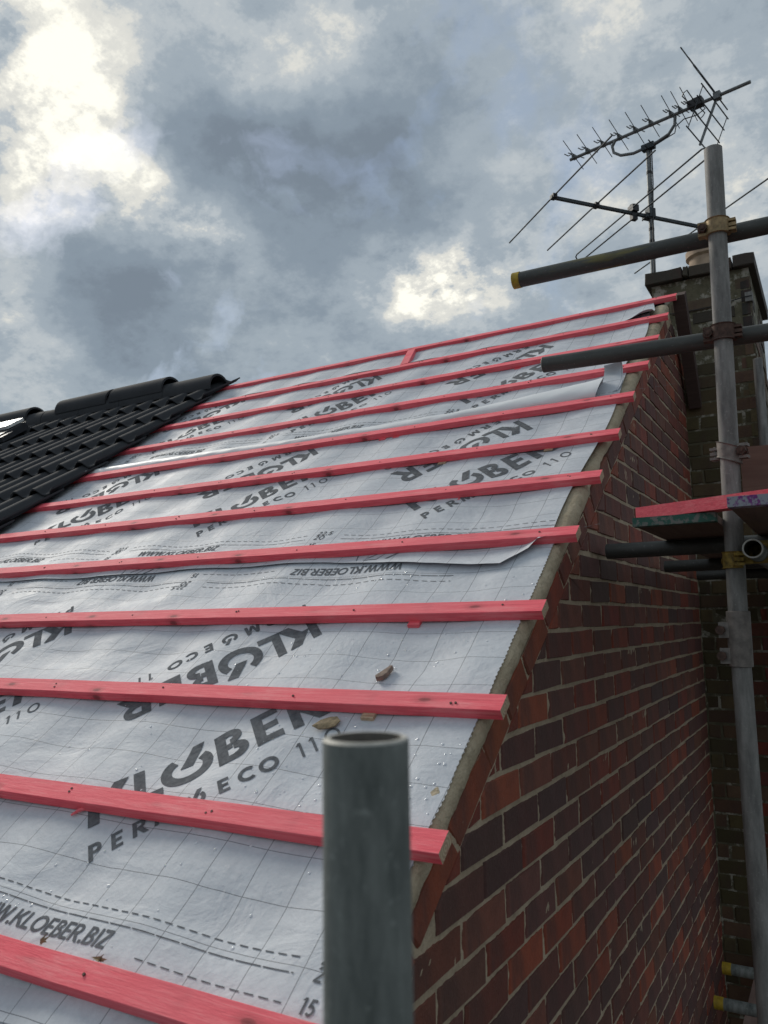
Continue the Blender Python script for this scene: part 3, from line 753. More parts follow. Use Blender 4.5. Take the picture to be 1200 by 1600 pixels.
# ---- water droplets on the near sheet
wd = MB()
def drop(x, s, r, flat=0.32):
    c = P(x, s, sh1.h(x, s)+0.0006); a0 = wd.add([c + N*r*flat])
    n = 7; i1 = wd.add([c + (X*math.cos(2*math.pi*j/n) + S*math.sin(2*math.pi*j/n))*r*0.62 + N*r*flat*0.75 for j in range(n)])
    i2 = wd.add([c + (X*math.cos(2*math.pi*j/n) + S*math.sin(2*math.pi*j/n)*1.15)*r for j in range(n)])
    for j in range(n):
        k = (j+1) % n; wd.face((a0, i1+j, i1+k)); wd.face((i1+j, i2+j, i2+k, i1+k))
for _ in range(480):
    x = -0.02 - abs(random.gauss(0, 0.55)); s = random.uniform(-0.35, 1.0)
    if nz(x*3, s*3, 11) < -0.05 and random.random() < 0.8: continue
    drop(x, s, random.choice((0.0013, 0.0016, 0.002, 0.0026, 0.0034)))
for _ in range(24):
    drop(random.uniform(-0.17, -0.03), random.uniform(0.05, 0.30), random.uniform(0.0018, 0.0042))
wd.build('water_droplets', M['water'], sh1.o, True, kind='stuff')

# ---- battens
BL = [0]*12
def batten(i, s0, x0, x1):
    mb = MB(); d = 0.05; t = 0.025
    n = int((x1-x0)/0.10); rings = []
    for k in range(n+1):
        x = x0 + (x1-x0)*k/n
        ds = 0.0035*nz(x*0.8, i*3.7) + 0.0012*nz(x*4, i*5.1); dh = 0.002*nz(x*0.9, i*7.3) + 0.0008*nz(x*5, i)
        e = 0.0011; q = lambda a: 0.0009*nz(x*12, i*2+a)
        prof = [(0+q(1), 0), (d+q(2), 0), (d+q(3), t-e), (d-e, t+q(4)), (e, t+q(5)), (0+q(6), t-e)]
        rings.append(mb.add([P(x, s0+ds+a, dh+b) for a, b in prof]))
    m = 6
    for a, b in zip(rings, rings[1:]):
        for j in range(m): mb.face((a+j, b+j, b+(j+1) % m, a+(j+1) % m), 0)
    mb.face([rings[-1]+j for j in range(m)][::-1], 1); mb.face([rings[0]+j for j in range(m)], 1)
    return mb.build('batten', [M['red'], M['endgrain']], house)
for i, s0 in enumerate(BAT):
    b = batten(i, s0, -9.3, XB + random.uniform(-0.003, 0.003))
    for k in range(8):
        x = -0.06 - 0.42*k + random.uniform(-0.012, 0.012)
        for _ in range(1 if random.random() < 0.6 else 2):
            c = P(x + random.uniform(-0.01, 0.01), s0 + random.uniform(0.016, 0.036), 0.0262)
            mb = MB(); mb.tube([c - N*0.004, c + N*0.0006], random.uniform(0.0022, 0.003), 8); mb.build('nail', M['rust'], b)
# short upright offcut between the two top battens
cb = MB(); c0, c1 = P(-1.425, BAT[10]+0.052, 0.014), P(-1.505, BAT[11]-0.002, 0.014)
ax = (c1-c0)/2; lat = ax.normalized().cross(N)*0.024
cb.box((c0+c1)/2, ax, lat, N*0.0125); cb.build('counter_batten', M['red'], house)
# packing pieces under battens
for x, i in ((-0.268, 2), (-0.20, 6), (-0.62, 6), (-0.44, 5), (-1.05, 7), (-0.62, 9), (-0.30, 3), (-0.98, 7), (-0.33, 10)):
    mb = MB(); c = P(x, BAT[i] - 0.004, -0.0035); mb.box(c, X*0.016, S*0.012, N*0.0045)
    mb.build('timber_packer', M['red' if (i % 2) else 'endgrain'], house)

# ---- dark interlocking tiles
def tile_mesh():
    mb = MB(); W = 0.33; L = 0.425; th = 0.010; n = 46
    def prof(u, v=0.0):
        k_ = 1 - 0.50*v/L
        t = (u/0.165) % 1.0
        if t < 0.66: z = k_*0.037*math.sin(math.pi*t/0.66)**0.9 if t > 0 else 0.0
        else: z = -0.005*math.sin(math.pi*(t-0.66)/0.34)
        return z - (0.007 if u > W+0.0001 else 0)
    us = [(W+0.046)*k/n for k in range(n+1)]
    rows = []
    for v in (0.0, 0.003, L):
        top = [(u, v, prof(u, v) - (0.003 if v == 0.0 else 0)) for u in us]; bot = [(u, v, prof(u, v)-th) for u in us]
        rows.append((mb.add(top), mb.add(bot)))
    m = n+1
    for (t0, b0), (t1, b1) in zip(rows, rows[1:]):
        for k in range(n):
            mb.face((t0+k, t0+k+1, t1+k+1, t1+k)); mb.face((b0+k+1, b0+k, b1+k, b1+k+1))
        mb.face((t0+n, b0+n, b1+n, t1+n)); mb.face((b0, t0, t1, b1))
    t0, b0 = rows[0]; t1, b1 = rows[-1]
    for k in range(n): mb.face((b0+k, b0+k+1, t0+k+1, t0+k)); mb.face((b1+k+1, b1+k, t1+k, t1+k+1))
    return mb
tm = MB.build(tile_mesh(), 'roof_tile', M['tile'], house, True, origin=(0, 0, 0))
tmesh = tm.data
first = [tm]
rot_front = Matrix((X, S, N)).transposed()
tilt = 0.017/G
def place_tile(x, s, h, front=True, rz=0.0):
    if first: o = first.pop()
    else:
        o = bpy.data.objects.new('roof_tile', tmesh); COL.objects.link(o); o.parent = house
    if front:
        v = (S - N*tilt).normalized(); nn = X.cross(v)
        rot = Matrix((X, v, nn)).transposed(); p = P(x, s, h)
    else:
        v = Vector((0, -math.cos(PT), math.sin(PT))); xx = -X; nn = xx.cross(v)
        rot = Matrix((xx, v, nn)).transposed(); p = Vector((x, 2.99 + math.cos(PT)*0.37, 2.032 - math.sin(PT)*0.37))
    o.rotation_euler = (rot @ Matrix.Rotation(rz, 3, 'Z')).to_euler()
    o.location = p - WORLD[house]
    return o
TX0 = -2.985
ROWS = [1.19, 1.545, 1.90, 2.255, 2.610, 2.965, 3.322]
for r, s in enumerate(ROWS):
    for c in range(13):
        x = TX0 - 0.040 - 0.33*(c+1)
        if x < -7.2: continue
        if s < 1.5 and c > 4: continue
        place_tile(x, s, 0.048 + random.uniform(-0.001, 0.0015), True, random.uniform(-0.004, 0.004))
for c in range(10): place_tile(-0.02 - 0.33*c, 0, 0, False)
# ridge tiles: a bedded row, and loose ones lapped on top
def ridge_mesh(xa, xb, y, z, r, name='ridge_tile', tiltz=0.0):
    mb = MB(); n = 16; th = 0.016
    ring = lambda x, rr, dz: mb.add([(x, y + rr*math.cos(R_(-12+204*k/n)), z + dz + rr*math.sin(R_(-12+204*k/n))) for k in range(n+1)])
    o0, o1, i0, i1 = ring(xa, r, tiltz), ring(xb, r, 0), ring(xa, r-th, tiltz), ring(xb, r-th, 0)
    for k in range(n):
        mb.face((o0+k, o0+k+1, o1+k+1, o1+k)); mb.face((i0+k+1, i0+k, i1+k, i1+k+1))
        mb.face((o1+k, o1+k+1, i1+k+1, i1+k)); mb.face((o0+k+1, o0+k, i0+k, i0+k+1))
    for a in (0, n): mb.face((o0+a, o1+a, i1+a, i0+a) if a == 0 else (o1+a, o0+a, i0+a, i1+a))
    return mb.build(name, M['tile'], house, True)
x = -3.06
for k in range(10):
    ridge_mesh(x-0.448, x, 2.93, 2.066 + random.uniform(-0.003, 0.003), 0.112 + random.uniform(-0.001, 0.001)); x -= 0.4525
for xa, xb in ((-4.07, -3.52), (-4.69, -4.11), (-5.60, -5.06), (-6.2, -5.75)):
    ridge_mesh(xb-0.45 if xb-xa < 0.5 else xa, xb, 2.93, 2.120, 0.116)
# roof window among the tiles
rw = MB()
rw.box(P(-5.42, 3.10, 0.075), X*0.48, S*0.24, N*0.02, 0); rw.build('window_flashing', M['flash'], house)
rw = MB(); rw.box(P(-5.42, 3.30, 0.150), X*0.52, S*0.085, N*0.012, 0); rw.build('roof_window', M['glass'], house, label='pale roof window panel at the edge of the dark tiles')
rw = MB(); rw.box(P(-5.42, 3.13, 0.120), X*0.50, S*0.06, N*0.010, 0); rw.box(P(-4.90, 3.22, 0.10), X*0.03, S*0.15, N*0.03, 0); rw.box(P(-4.84, 3.12, 0.10), X*0.03, S*0.06, N*0.02, 0); rw.build('window_frame', M['flash'], house)

# bargeboard running down behind the ridge
bb = MB()
tA, tB = Vector((0.02, 2.95, 2.075)), Vector((0.02, 3.285, 1.545))
dn = (tB-tA).normalized(); pr = Vector((0, dn.z, -dn.y))
if pr.y > 0: pr = -pr
w_ = 0.072
bb.hexa([tA, tA+X*0.062, tA+X*0.062-pr*w_, tA-pr*w_, tB, tB+X*0.062, tB+X*0.062-pr*w_, tB-pr*w_])
bb.build('bargeboard', M['brown'], house)

# ------------------------------------------------------------------ chimney
ch = thing('chimney_stack', 'tall mossy brick chimney with sooty cap beside the gable', 'chimney', (0.11, 3.76, GROUND))
CX0, CX1, CD = -0.148, 0.372, 0.90
core = MB(); core.box(((CX0+CX1)/2, CY+CD/2, (GROUND+2.30)/2), ((CX1-CX0)/2-0.004, 0, 0), (0, CD/2-0.004, 0), (0, 0, (2.30-GROUND)/2))
core.build('mortar_core', M['crumb'], ch)
chb = []
for k in range(-30, 24):
    z1 = 0.6019 + 0.075*k - J/2; z0 = z1-0.065
    if z1 > 2.306 or z0 < -2.0: continue
    odd = k % 2
    col = lambda: jit(random.choice(SOOT if (z1 > 1.95 and random.random() < 0.85) else OLIVE), 0.25)
    xs = [CX0, CX0+0.213, CX0+0.213+0.2225*1, CX1] if not odd else [CX0, CX0+0.102, CX0+0.322, CX1]
    for a, b in zip(xs, xs[1:]):
        lo = max(a + J/2 if a > CX0 else a, 0.004 if z1 < 1.3 else CX0); hi = b - J/2 if b < CX1 else b
        if hi-lo < 0.03: continue
        c = col()
        if z1 < 0.5 and lo > 0.15: c = jit(random.choice(RED+BROWN+PURP), 0.2)
        chb.append(('f', [(lo, z0), (hi, z0), (hi, z1), (lo, z1)], c))
    ys = [CY]+([CY+0.102+0.2225*q for q in range(4)] if not odd else [CY+0.213+0.2225*q for q in range(4)])
    for a, b in zip(ys, ys[1:]):
        chb.append(('s', [(a + (J/2 if a > CY else 0.0), z0), (min(b, CY+CD)-J/2, z0), (min(b, CY+CD)-J/2, z1), (a + (J/2 if a > CY else 0.0), z1)], col()))
fp = lambda a, b, h: Vector((a, CY-h, b)); sp_ = lambda a, b, h: Vector((CX1+h, a, b))
restc = MB(); nb = 0
for kind, poly, c in chb:
    pr_ = random.uniform(-0.004, 0.003) if poly[0][1] < 1.8 else random.uniform(-0.009, 0.003)
    show = (kind == 'f') or poly[0][1] > 1.3
    pl = fp if kind == 'f' else sp_
    if show:
        mb = MB(); brick_mesh(mb, poly, pl, c, 0.0+pr_); mb.build('brick', M['brick'], ch)
    else: brick_mesh(restc, poly, pl, c, 0.0+pr_)
restc.build('brickwork', M['brick'], ch, kind='stuff')
# oversailing cap in separate slabs
for a, b in ((-0.170, 0.030), (0.036, 0.062), (0.068, 0.290), (0.296, 0.401)):
    mb = MB(); z0, z1 = 2.304+random.uniform(-0.006, 0.006), 2.366+random.uniform(-0.007, 0.006)
    brick_mesh(mb, [(a, z0), ((a+b)/2, z0+random.uniform(-0.005, 0.003)), (b, z0), (b, z1), (a+(b-a)*0.6, z1+random.uniform(-0.003, 0.006)), (a, z1)], lambda p, q, h: Vector((p, 3.27-h+random.uniform(-0.002, 0.002), q)), jit((0.06, 0.052, 0.038)), random.uniform(-0.006, 0.004), 0.96)
    mb.build('cap_slab', M['brick'], ch)
mb = MB(); mb.hexa([(-0.10, 3.42, 2.362), (0.33, 3.42, 2.362), (0.33, 4.1, 2.362), (-0.10, 4.1, 2.362), (-0.02, 3.56, 2.42), (0.25, 3.56, 2.42), (0.25, 3.95, 2.42), (-0.02, 3.95, 2.42)]); mb.build('flaunching', M['oldmortar'], ch)
mb = MB(); n = 28
prof = [(0.105, 2.40), (0.100, 2.58), (0.118, 2.592), (0.118, 2.632), (0.108, 2.640), (0.090, 2.636), (0.088, 2.42)]
rings = [mb.add([(0.112+r*math.cos(2*math.pi*j/n), 3.75+r*math.sin(2*math.pi*j/n), z) for j in range(n)]) for r, z in prof]
for a, b in zip(rings, rings[1:]):
    for j in range(n): mb.face((a+j, a+(j+1) % n, b+(j+1) % n, b+j))
mb.build('chimney_pot', M['terracotta'], ch, True)
mb = MB(); mb.box((0.358, 3.303, 2.127), (0.017, 0, 0), (0, 0.005, 0), (0, 0, 0.026)); mb.box((0.375, 3.322, 2.127), (0.003, 0, 0), (0, 0.02, 0), (0, 0, 0.026))
plate = mb.build('lashing_plate', M['galv'], ch)
mb = MB(); mb.tube([(0.376, 3.298, 2.128), (0.34, 3.295, 2.127), (0.20, 3.298, 2.110), (0.02, 3.299, 2.108), (-0.15, 3.30, 2.12)], 0.0028, 6); mb.build('lashing_wire', M['black'], ch)

# ------------------------------------------------------------------ aerials
MASTB, MASTT = Vector((-0.190, 3.60, 1.9)), Vector((-0.166, 3.635, 3.36))
tv = thing('tv_aerial', 'long rooftop television aerial with grid reflector on a thin mast by the chimney', 'aerial', MASTB)
mb = MB(); mb.tube([MASTB, MASTT], 0.016, 16); mb.build('mast', M['aerial'], tv, True)
mdir = (MASTT-MASTB).normalized()
for z in (2.72, 2.80, 2.93, 3.05, 3.18):
    c = MASTB + mdir*((z-1.9)/mdir.z); mb = MB(); mb.tube([c-mdir*0.009, c+mdir*0.009], 0.0172, 14); mb.build('tape_band', M['black'], tv, True)
BL_, BR_ = Vector((-0.688, 3.723, 3.485)), Vector((0.450, 3.482, 3.480))
bd = (BR_-BL_).normalized(); E = Vector((0.208, 0.978, 0)); Z = Vector((0, 0, 1))
mb = MB(); mb.tube([BL_, BR_], 0.0105, 8); mb.build('boom', M['aerial'], tv, True)
DIRS = [(-0.658, 3.717), (-0.560, 3.696), (-0.452, 3.673), (-0.340, 3.650), (-0.234, 3.627), (-0.134, 3.606), (-0.007, 3.579), (0.049, 3.567), (0.103, 3.555)]
for k, (x, y) in enumerate(DIRS):
    c = Vector((x, y, 3.484)) + Z*0.012; mb = MB()
    mb.tube([c - E*0.145 + Z*0.048, c - E*0.03 + Z*0.013, c + E*0.02 - Z*0.004, c + E*0.125 - Z*0.036], 0.0026, 6, 1)
    mb.tube([c - E*0.135 - Z*0.044, c - E*0.085 - Z*0.034, c - E*0.045 - Z*0.004, c, c + E*0.05 + Z*0.018, c + E*0.09 + Z*0.040, c + E*0.145 + Z*0.056], 0.0034, 6, 0)
    mb.tube([c - E*0.06 + Z*0.004 - bd*0.012, c + Z*0.020 - bd*0.004, c + E*0.05 + Z*0.012 + bd*0.012], 0.0036, 6, 0)
    mb.box(c - Z*0.006, bd*0.011, E*0.016, Z*0.011)
    mb.build('director', [M['aerial'], M['aerial_dark']], tv, True)
c = Vector((0.143, 3.547, 3.492)); mb = MB(); mb.box(c, bd*0.040, E*0.024, Z*0.024); mb.box(c+bd*0.008+Z*0.026, bd*0.026, E*0.019, Z*0.004)
bx = mb.build('dipole_box', M['black'], tv)
mb = MB()
for sg in (-1, 1):
    mb.tube([c + E*0.02*sg, c + E*0.145*sg + Z*0.012, c + E*0.152*sg - bd*0.018, c + E*0.145*sg - Z*0.012 - bd*0.03, c + E*0.02*sg - bd*0.03], 0.0034, 6)
mb.build('dipole', M['aerial'], tv, True)
JT = Vector((0.265, 3.521, 3.481)); AD = Vector((0.147-0.265, 3.546-3.521, 3.219-3.481)).normalized(); AU = AD - Z*2*AD.z
for nm, D in (('lower', AD), ('upper', AU)):
    mb = MB(); mb.box(JT + D*0.14, D*0.15, E*0.006, D.cross(E)*0.006); arm = mb.build('reflector_arm', M['aerial'], tv)
    for t in (0.034, 0.102, 0.180, 0.276):
        mb = MB(); mb.tube([JT + D*t - E*0.225, JT + D*t + E*0.222], 0.0040, 6); mb.build('reflector_rod', M['aerial_dark'], tv, True)
    for sg in (-1, 1):
        mb = MB(); mb.tube([JT + D*0.034 + E*0.2*sg, JT + D*0.276 + E*0.2*sg], 0.0030, 6); mb.build('reflector_tie', M['aerial_dark'], tv, True)
mb = MB(); mb.box(JT, bd*0.02, E*0.018, Z*0.022); mb.build('reflector_clamp', M['aerial'], tv)
CR = [(0.015, 3.574, 3.468), (0.008, 3.576, 3.416), (-0.031, 3.584, 3.372), (-0.103, 3.599, 3.352), (-0.160, 3.611, 3.347), (-0.256, 3.632, 3.343), (-0.339, 3.649, 3.365), (-0.385, 3.660, 3.405), (-0.392, 3.661, 3.450), (-0.372, 3.654, 3.478)]
mb = MB(); mb.tube(CR, 0.0095, 10); mb.build('cradle_arm', M['aerial'], tv, True)
mb = MB(); mb.box((-0.162, 3.622, 3.350), bd*0.040, E*0.020, Z*0.018); mb.tube([Vector((-0.162, 3.622, 3.335)) - E*0.055, Vector((-0.162, 3.622, 3.335)) + E*0.06], 0.004, 6); mb.tube([Vector((-0.14, 3.618, 3.365)) - E*0.05, Vector((-0.14, 3.618, 3.365)) + E*0.05], 0.004, 6); mb.build('mast_clamp', M['aerial_dark'], tv)
mb = MB(); mb.tube([c + bd*0.03 - Z*0.02, c + bd*0.05 - Z*0.055, c + bd*0.0 - Z*0.075, c - bd*0.08 - Z*0.065, c - bd*0.13 - Z*0.09, c - bd*0.14 - Z*0.13, (-0.05, 3.585, 3.35), (-0.12, 3.598, 3.333), MASTT + Vector((0.022, -0.01, -0.03)), MASTT + Vector((0.018, -0.012, -0.25)), MASTB + Vector((0.022, -0.012, 0.75)), MASTB + Vector((0.018, -0.012, 0.5))], 0.0035, 6); mb.build('cable', M['black'], tv, True)
mb = MB()
for zz in (2.20, 1.98): mb.box((-0.175, 3.60, zz), (0.045, 0, 0), (0, 0.012, 0), (0, 0, 0.012))
mb.build('wall_bracket', M['aerial'], tv)

fmr = thing('radio_aerial', 'four element radio aerial of long thin rods clamped to the chimney mast', 'aerial', (-0.179, 3.623, 2.877))
FL, FR = Vector((-0.655, 3.133, 2.921)), Vector((0.092, 3.900, 2.865))
fb = (FR-FL).normalized(); DE = Vector((-0.716, 0.698, 0.02)).normalized()
mb = MB(); mb.box((FL+FR)/2, (FR-FL)/2, DE*0.009, fb.cross(DE)*0.009); mb.build('boom', M['aerial_dark'], fmr)
for cpt, a, b in (((-0.643, 3.146, 2.920), 0.625, -0.640), ((-0.444, 3.351, 2.903), 0.630, -0.605), ((0.081, 3.890, 2.866), 0.735, -0.64)):
    cpt = Vector(cpt) + Z*0.010; mb = MB(); mb.tube([cpt + DE*a - Z*0.01*a, cpt, cpt + DE*b - Z*0.02*abs(b)*0], 0.0048, 8); mb.build('rod', M['aerial_dark'], fmr, True)
    mb = MB(); mb.box(cpt - Z*0.004, fb*0.014, DE*0.022, Z*0.012); mb.build('clip', M['black'], fmr)
cpt = Vector((-0.261, 3.539, 2.891)) + Z*0.008
mb = MB(); loop = [cpt - DE*0.70 + Z*0.018 + fb*0.0]
up_, dn_ = fb*-0.018 + Z*0.020, fb*0.018 - Z*0.020
loop = [cpt + dn_ - DE*0.02, cpt + dn_ + DE*0.66, cpt + dn_*0.7 + DE*0.685, cpt + DE*0.692, cpt + up_*0.7 + DE*0.685, cpt + up_ + DE*0.66, cpt + up_ - DE*0.67, cpt + up_*0.7 - DE*0.695, cpt - DE*0.70, cpt + dn_*0.7 - DE*0.695, cpt + dn_ - DE*0.67, cpt + dn_ - DE*0.02]
mb.tube(loop, 0.0048, 8); mb.build('folded_dipole', M['aerial_dark'], fmr, True)
mb = MB(); mb.box(cpt + Z*0.022, fb*0.022, DE*0.028, Z*0.020); mb.tube([cpt + Z*0.04, cpt + Z*0.048], 0.022, 12); mb.box(cpt - Z*0.03, fb*0.018, DE*0.016, Z*0.02); mb.build('terminal_box', M['black'], fmr)
mb = MB(); mb.box((-0.186, 3.617, 2.884), fb*0.035, DE*0.022, Z*0.016); mb.box((-0.176, 3.622, 2.905), fb*0.022, DE*0.024, Z*0.03); mb.tube([Vector((-0.20, 3.60, 2.875)) - DE*0.03, Vector((-0.20, 3.60, 2.875)) + DE*0.04], 0.004, 6); mb.build('mast_clamp', M['aerial_dark'], fmr)

# ------------------------------------------------------------------ scaffold
RO, RI = 0.02415, 0.0202
sc = thing('scaffold', 'steel tube scaffold with couplers standing beside the brick gable', 'scaffold', (0.42, 0.2, GROUND))
GT = [M['galv'], M['rim'], M['bore']]
# two lengths joined by a sleeve, the upper one leaning out a little
sdir = Vector((0.0200, 0, 1)).normalized()
def std(z): return Vector((0.4250 + max(0.0, z-0.349)*0.0200, 1.0, z))
mb = MB(); mb.pipe(std(GROUND), std(0.348), RO, RI); mb.build('standard', GT, sc, True, label='lower length of galvanised standard beside the gable')
mb = MB(); mb.pipe(std(0.350), std(1.705), RO, RI); mb.build('standard', GT, sc, True, label='upper length of galvanised standard beside the chimney')
mb = MB(); mb.pipe((0.405, -0.85, GROUND), (0.4245, -0.866, 0.3415), RO, RI, 48); mb.build('standard', [M['galv_dark'], M['rim'], M['bore']], sc, True, label='dark galvanised standard with open top in the foreground')
mb = MB(); mb.pipe((-0.153, 1.053, 1.480), (1.9, 1.066, 1.452), RO, RI); r1 = mb.build('guard_rail', [M['tube_yellow'], M['rim'], M['bore']], sc, True, label='upper dark rail with yellow streaks and yellow end cap')
mb = MB(); mb.tube([(-0.166, 1.053, 1.4803), (-0.142, 1.053, 1.480)], 0.0258, 24); mb.build('end_cap', M['yellow'], r1, True)
mb = MB(); mb.pipe((-0.080, 1.050, 1.186), (1.9, 1.064, 1.128), RO, RI); mb.build('guard_rail', [M['tube_dark'], M['rim'], M['bore']], sc, True, label='lower dark rail ending in front of the roof')
mb = MB(); mb.pipe((0.484, 0.868, 0.570), (0.484, 6.0, 0.570), RO, RI); mb.build('ledger', [M['galv_dark'], M['rim'], M['bore']], sc, True, label='ledger tube with open end facing outwards')  # darker steel carries the shade below the platform
for y, x in ((1.30, 0.022), (2.22, 0.03), (3.08, 0.03)):
    mb = MB(); mb.pipe((x, y, 0.6185), (1.8, y, 0.6185), RO, RI); mb.build('putlog', [M['tube_dark'], M['rim'], M['bore']], sc, True)  # dark colour stands for the shade under the boards
mb = MB(); mb.pipe((0.385, 3.18, 1.735), (0.36, 3.18, GROUND), RO*0.95, RI); mb.build('standard', GT, sc, True, label='short galvanised tube standing against the chimney face')
for y, z, k in ((2.90, -1.195, 0), (2.61, -1.229, 1)):
    mb = MB(); mb.pipe((0.062, y, z), (1.6, y+0.05, z-0.02), RO, RI); o = mb.build('putlog', [M['galv_dark'], M['rim'], M['bore']], sc, True, label='low putlog with yellow end cap')
    mb = MB(); mb.tube([(0.050, y, z), (0.088, y, z)], 0.0262, 20); mb.build('end_cap', M['yellow'], o, True)
# couplers
def coupler(c, axis, tubec, m_band, m_bolt, side=-1, tilt_=0.0):
    """band round the tube through c along axis; second jaw round the tube at tubec"""
    c, axis, tubec = Vector(c), Vector(axis).normalized(), Vector(tubec)
    out_ = -(tubec-c); out_ -= axis*out_.dot(axis); out_.normalize()          # towards the viewer's side
    lat = axis.cross(out_)*side
    mb = MB(); n = 20; hh = 0.0215; r0, r1 = RO+0.0006, RO+0.0062
    arcp = [R_(-118 + 236*k/n) for k in range(n+1)]
    def ringp(r, dz): return mb.add([c + (out_*math.cos(t) + lat*math.sin(t))*r + axis*(dz + 0.010*math.sin(t)*tilt_) for t in arcp])
    a, b, a2, b2 = ringp(r1, -hh*0.86), ringp(r1, hh*0.86), ringp(r0, -hh), ringp(r0, hh)
    ar, br = ringp(r1+0.003, -hh), ringp(r1+0.003, hh)
    for k in range(n):
        mb.face((a+k, a+k+1, b+k+1, b+k)); mb.face((b2+k, b2+k+1, br+k+1, br+k)[::-1]); mb.face((ar+k, ar+k+1, a2+k+1, a2+k)[::-1])
        mb.face((ar+k, ar+k+1, a+k+1, a+k)); mb.face((b+k, b+k+1, br+k+1, br+k))
    # saddle between the two tubes, hinge ears, bolt flap
    mid = (c+tubec)/2
    mb.box(mid, lat*0.021, out_*0.011, axis*0.020)
    hp = c + lat*0.036 - out_*0.002
    mb.box(hp, lat*0.012, out_*0.010, axis*0.0045 + lat*0.0)
    mb.box(hp + axis*0.013, lat*0.012, out_*0.012, axis*0.0035); mb.box(hp - axis*0.013, lat*0.012, out_*0.012, axis*0.0035)
    mb.tube([hp - axis*0.020, hp + axis*0.020], 0.0045, 10)
    q = c - lat*0.036 + out_*0.002
    mb.box(q + axis*0.016, lat*0.013, out_*0.012, axis*0.004); mb.box(q - axis*0.016, lat*0.013, out_*0.012, axis*0.004)
    # half band round the other tube
    o = mb.build('coupler', m_band, sc, True)
    bt = MB(); p0 = q - out_*0.030; p1 = q + out_*0.026
    bt.tube([p0, p1], 0.0062, 10); bt.tube([q + out_*0.010, q + out_*0.023], 0.0125, 6); bt.tube([q + out_*0.007, q + out_*0.010], 0.0145, 16)
    bt.build('bolt', m_bolt, o, True)
    return o
coupler(std(1.470), sdir, (std(1.470).x, 1.060, 1.470), M['coupler_gold'], M['rust'], 1)
coupler(std(1.168), sdir, (std(1.168).x, 1.058, 1.168), M['rust'], M['rust'], 1)
coupler(std(0.838), sdir, (std(0.838).x+0.01, 1.055, 0.838), M['coupler'], M['rust'], -1, 1.2)
coupler(std(0.552), sdir, (0.484, 1.015, 0.570), M['coupler_yellow'], M['coupler_yellow'], 1)
mb = MB(); mb.box((0.484, 1.03, 0.572), (0.029, 0, 0), (0, 0.018, 0), (0, 0, 0.029)); mb.tube([(0.505, 1.03, 0.535), (0.545, 1.03, 0.535)], 0.007, 8); mb.tube([(0.512, 1.03, 0.535), (0.524, 1.03, 0.535)], 0.013, 6)
mb.build('coupler', M['coupler_yellow'], sc)
# sleeve coupler joining the two lengths of the standard
sa, sb_ = std(0.278), std(0.420)
mb = MB(); mb.pipe(sa, sb_, 0.0292, 0.0240, 28); 
for z in (0.372, 0.306):
    c_ = std(z) + Vector((-0.034, -0.008, 0)); mb.box(c_, (0.013, 0, 0), (0, 0.010, 0), (0, 0, 0.020))
sl = mb.build('sleeve_coupler', [M['coupler'], M['coupler'], M['bore']], sc, True)
for z in (0.372, 0.306):
    c_ = std(z) + Vector((-0.042, -0.016, 0)); mb = MB(); mb.tube([c_ + Vector((0, 0.03, 0)), c_ + Vector((0, -0.012, 0))], 0.0065, 10); mb.tube([c_ + Vector((0, -0.002, 0)), c_ + Vector((0, -0.014, 0))], 0.0125, 6)
    mb.build('bolt', M['rust'], sl)

# ------------------------------------------------------------------ boards and loose timber
def board(name, x0, x1, ya, yb, z0, z1, mats, label, cat, group=None, band=True):
    t = thing(name, label, cat, ((x0+x1)/2, (ya+yb)/2, z0), group)
    mb = MB(); n = 12
    mb.hexa([(x0, ya+0.0, z0), (x1, ya, z0), (x1, yb, z0), (x0, yb, z0), (x0, ya+0.004, z1), (x1, ya+0.004, z1), (x1, yb, z1), (x0, yb, z1)]); mb.build('plank', mats[0], t)
    if band:
        mb = MB(); e = 0.0018
        mb.hexa([(x0-e, ya-e, z0-e), (x1+e, ya-e, z0-e), (x1+e, ya+0.035, z0-e), (x0-e, ya+0.035, z0-e), (x0-e, ya-e, z1+e), (x1+e, ya-e, z1+e), (x1+e, ya+0.035, z1+e), (x0-e, ya+0.035, z1+e)]); mb.build('end_band', mats[1], t)
    return t
board('scaffold_board', 0.205, 0.405, 0.86, 3.2, 0.6445, 0.664, (M['board'], M['green']), 'scaffold board with a green painted end under the red offcut', 'board', 'boards of the working platform')
board('scaffold_board', 0.4635, 0.680, 0.61, 3.2, 0.6445, 0.664, (M['board'], M['purple']), 'scaffold board with a purple splashed grey end right of the pole', 'board', 'boards of the working platform')
board('scaffold_board', 0.690, 0.910, 0.62, 3.2, 0.6445, 0.664, (M['board'], M['green']), 'unseen scaffold board added to shade the gap below the platform', 'board', 'boards of the working platform')  # out of view, added to deepen the shade below
board('scaffold_board', 0.920, 1.140, 0.60, 3.2, 0.6445, 0.664, (M['board'], M['green']), 'unseen outer scaffold board added for more shade below the platform', 'board', 'boards of the working platform')  # also unseen, widens the platform to keep light off below
t = thing('toe_board', 'plain brown toe board standing on edge behind the galvanised pole', 'board', (1.0, 1.13, 0.72))
mb = MB(); mb.hexa([(0.452, 1.095, 0.668), (2.0, 1.13, 0.668), (2.0, 1.16, 0.668), (0.452, 1.125, 0.668), (0.452, 1.095, 0.868), (2.0, 1.13, 0.845), (2.0, 1.16, 0.845), (0.452, 1.125, 0.868)]); mb.build('plank', M['toe'], t)
t = thing('timber_offcut', 'red batten offcut lying across the scaffold boards', 'timber', (0.6, 0.82, 0.666))
a, b = Vector((0.200, 0.920, 0.6675)), Vector((1.10, 0.545, 0.6685)); dd = (b-a).normalized(); ll = Vector((-dd.y, dd.x, 0))
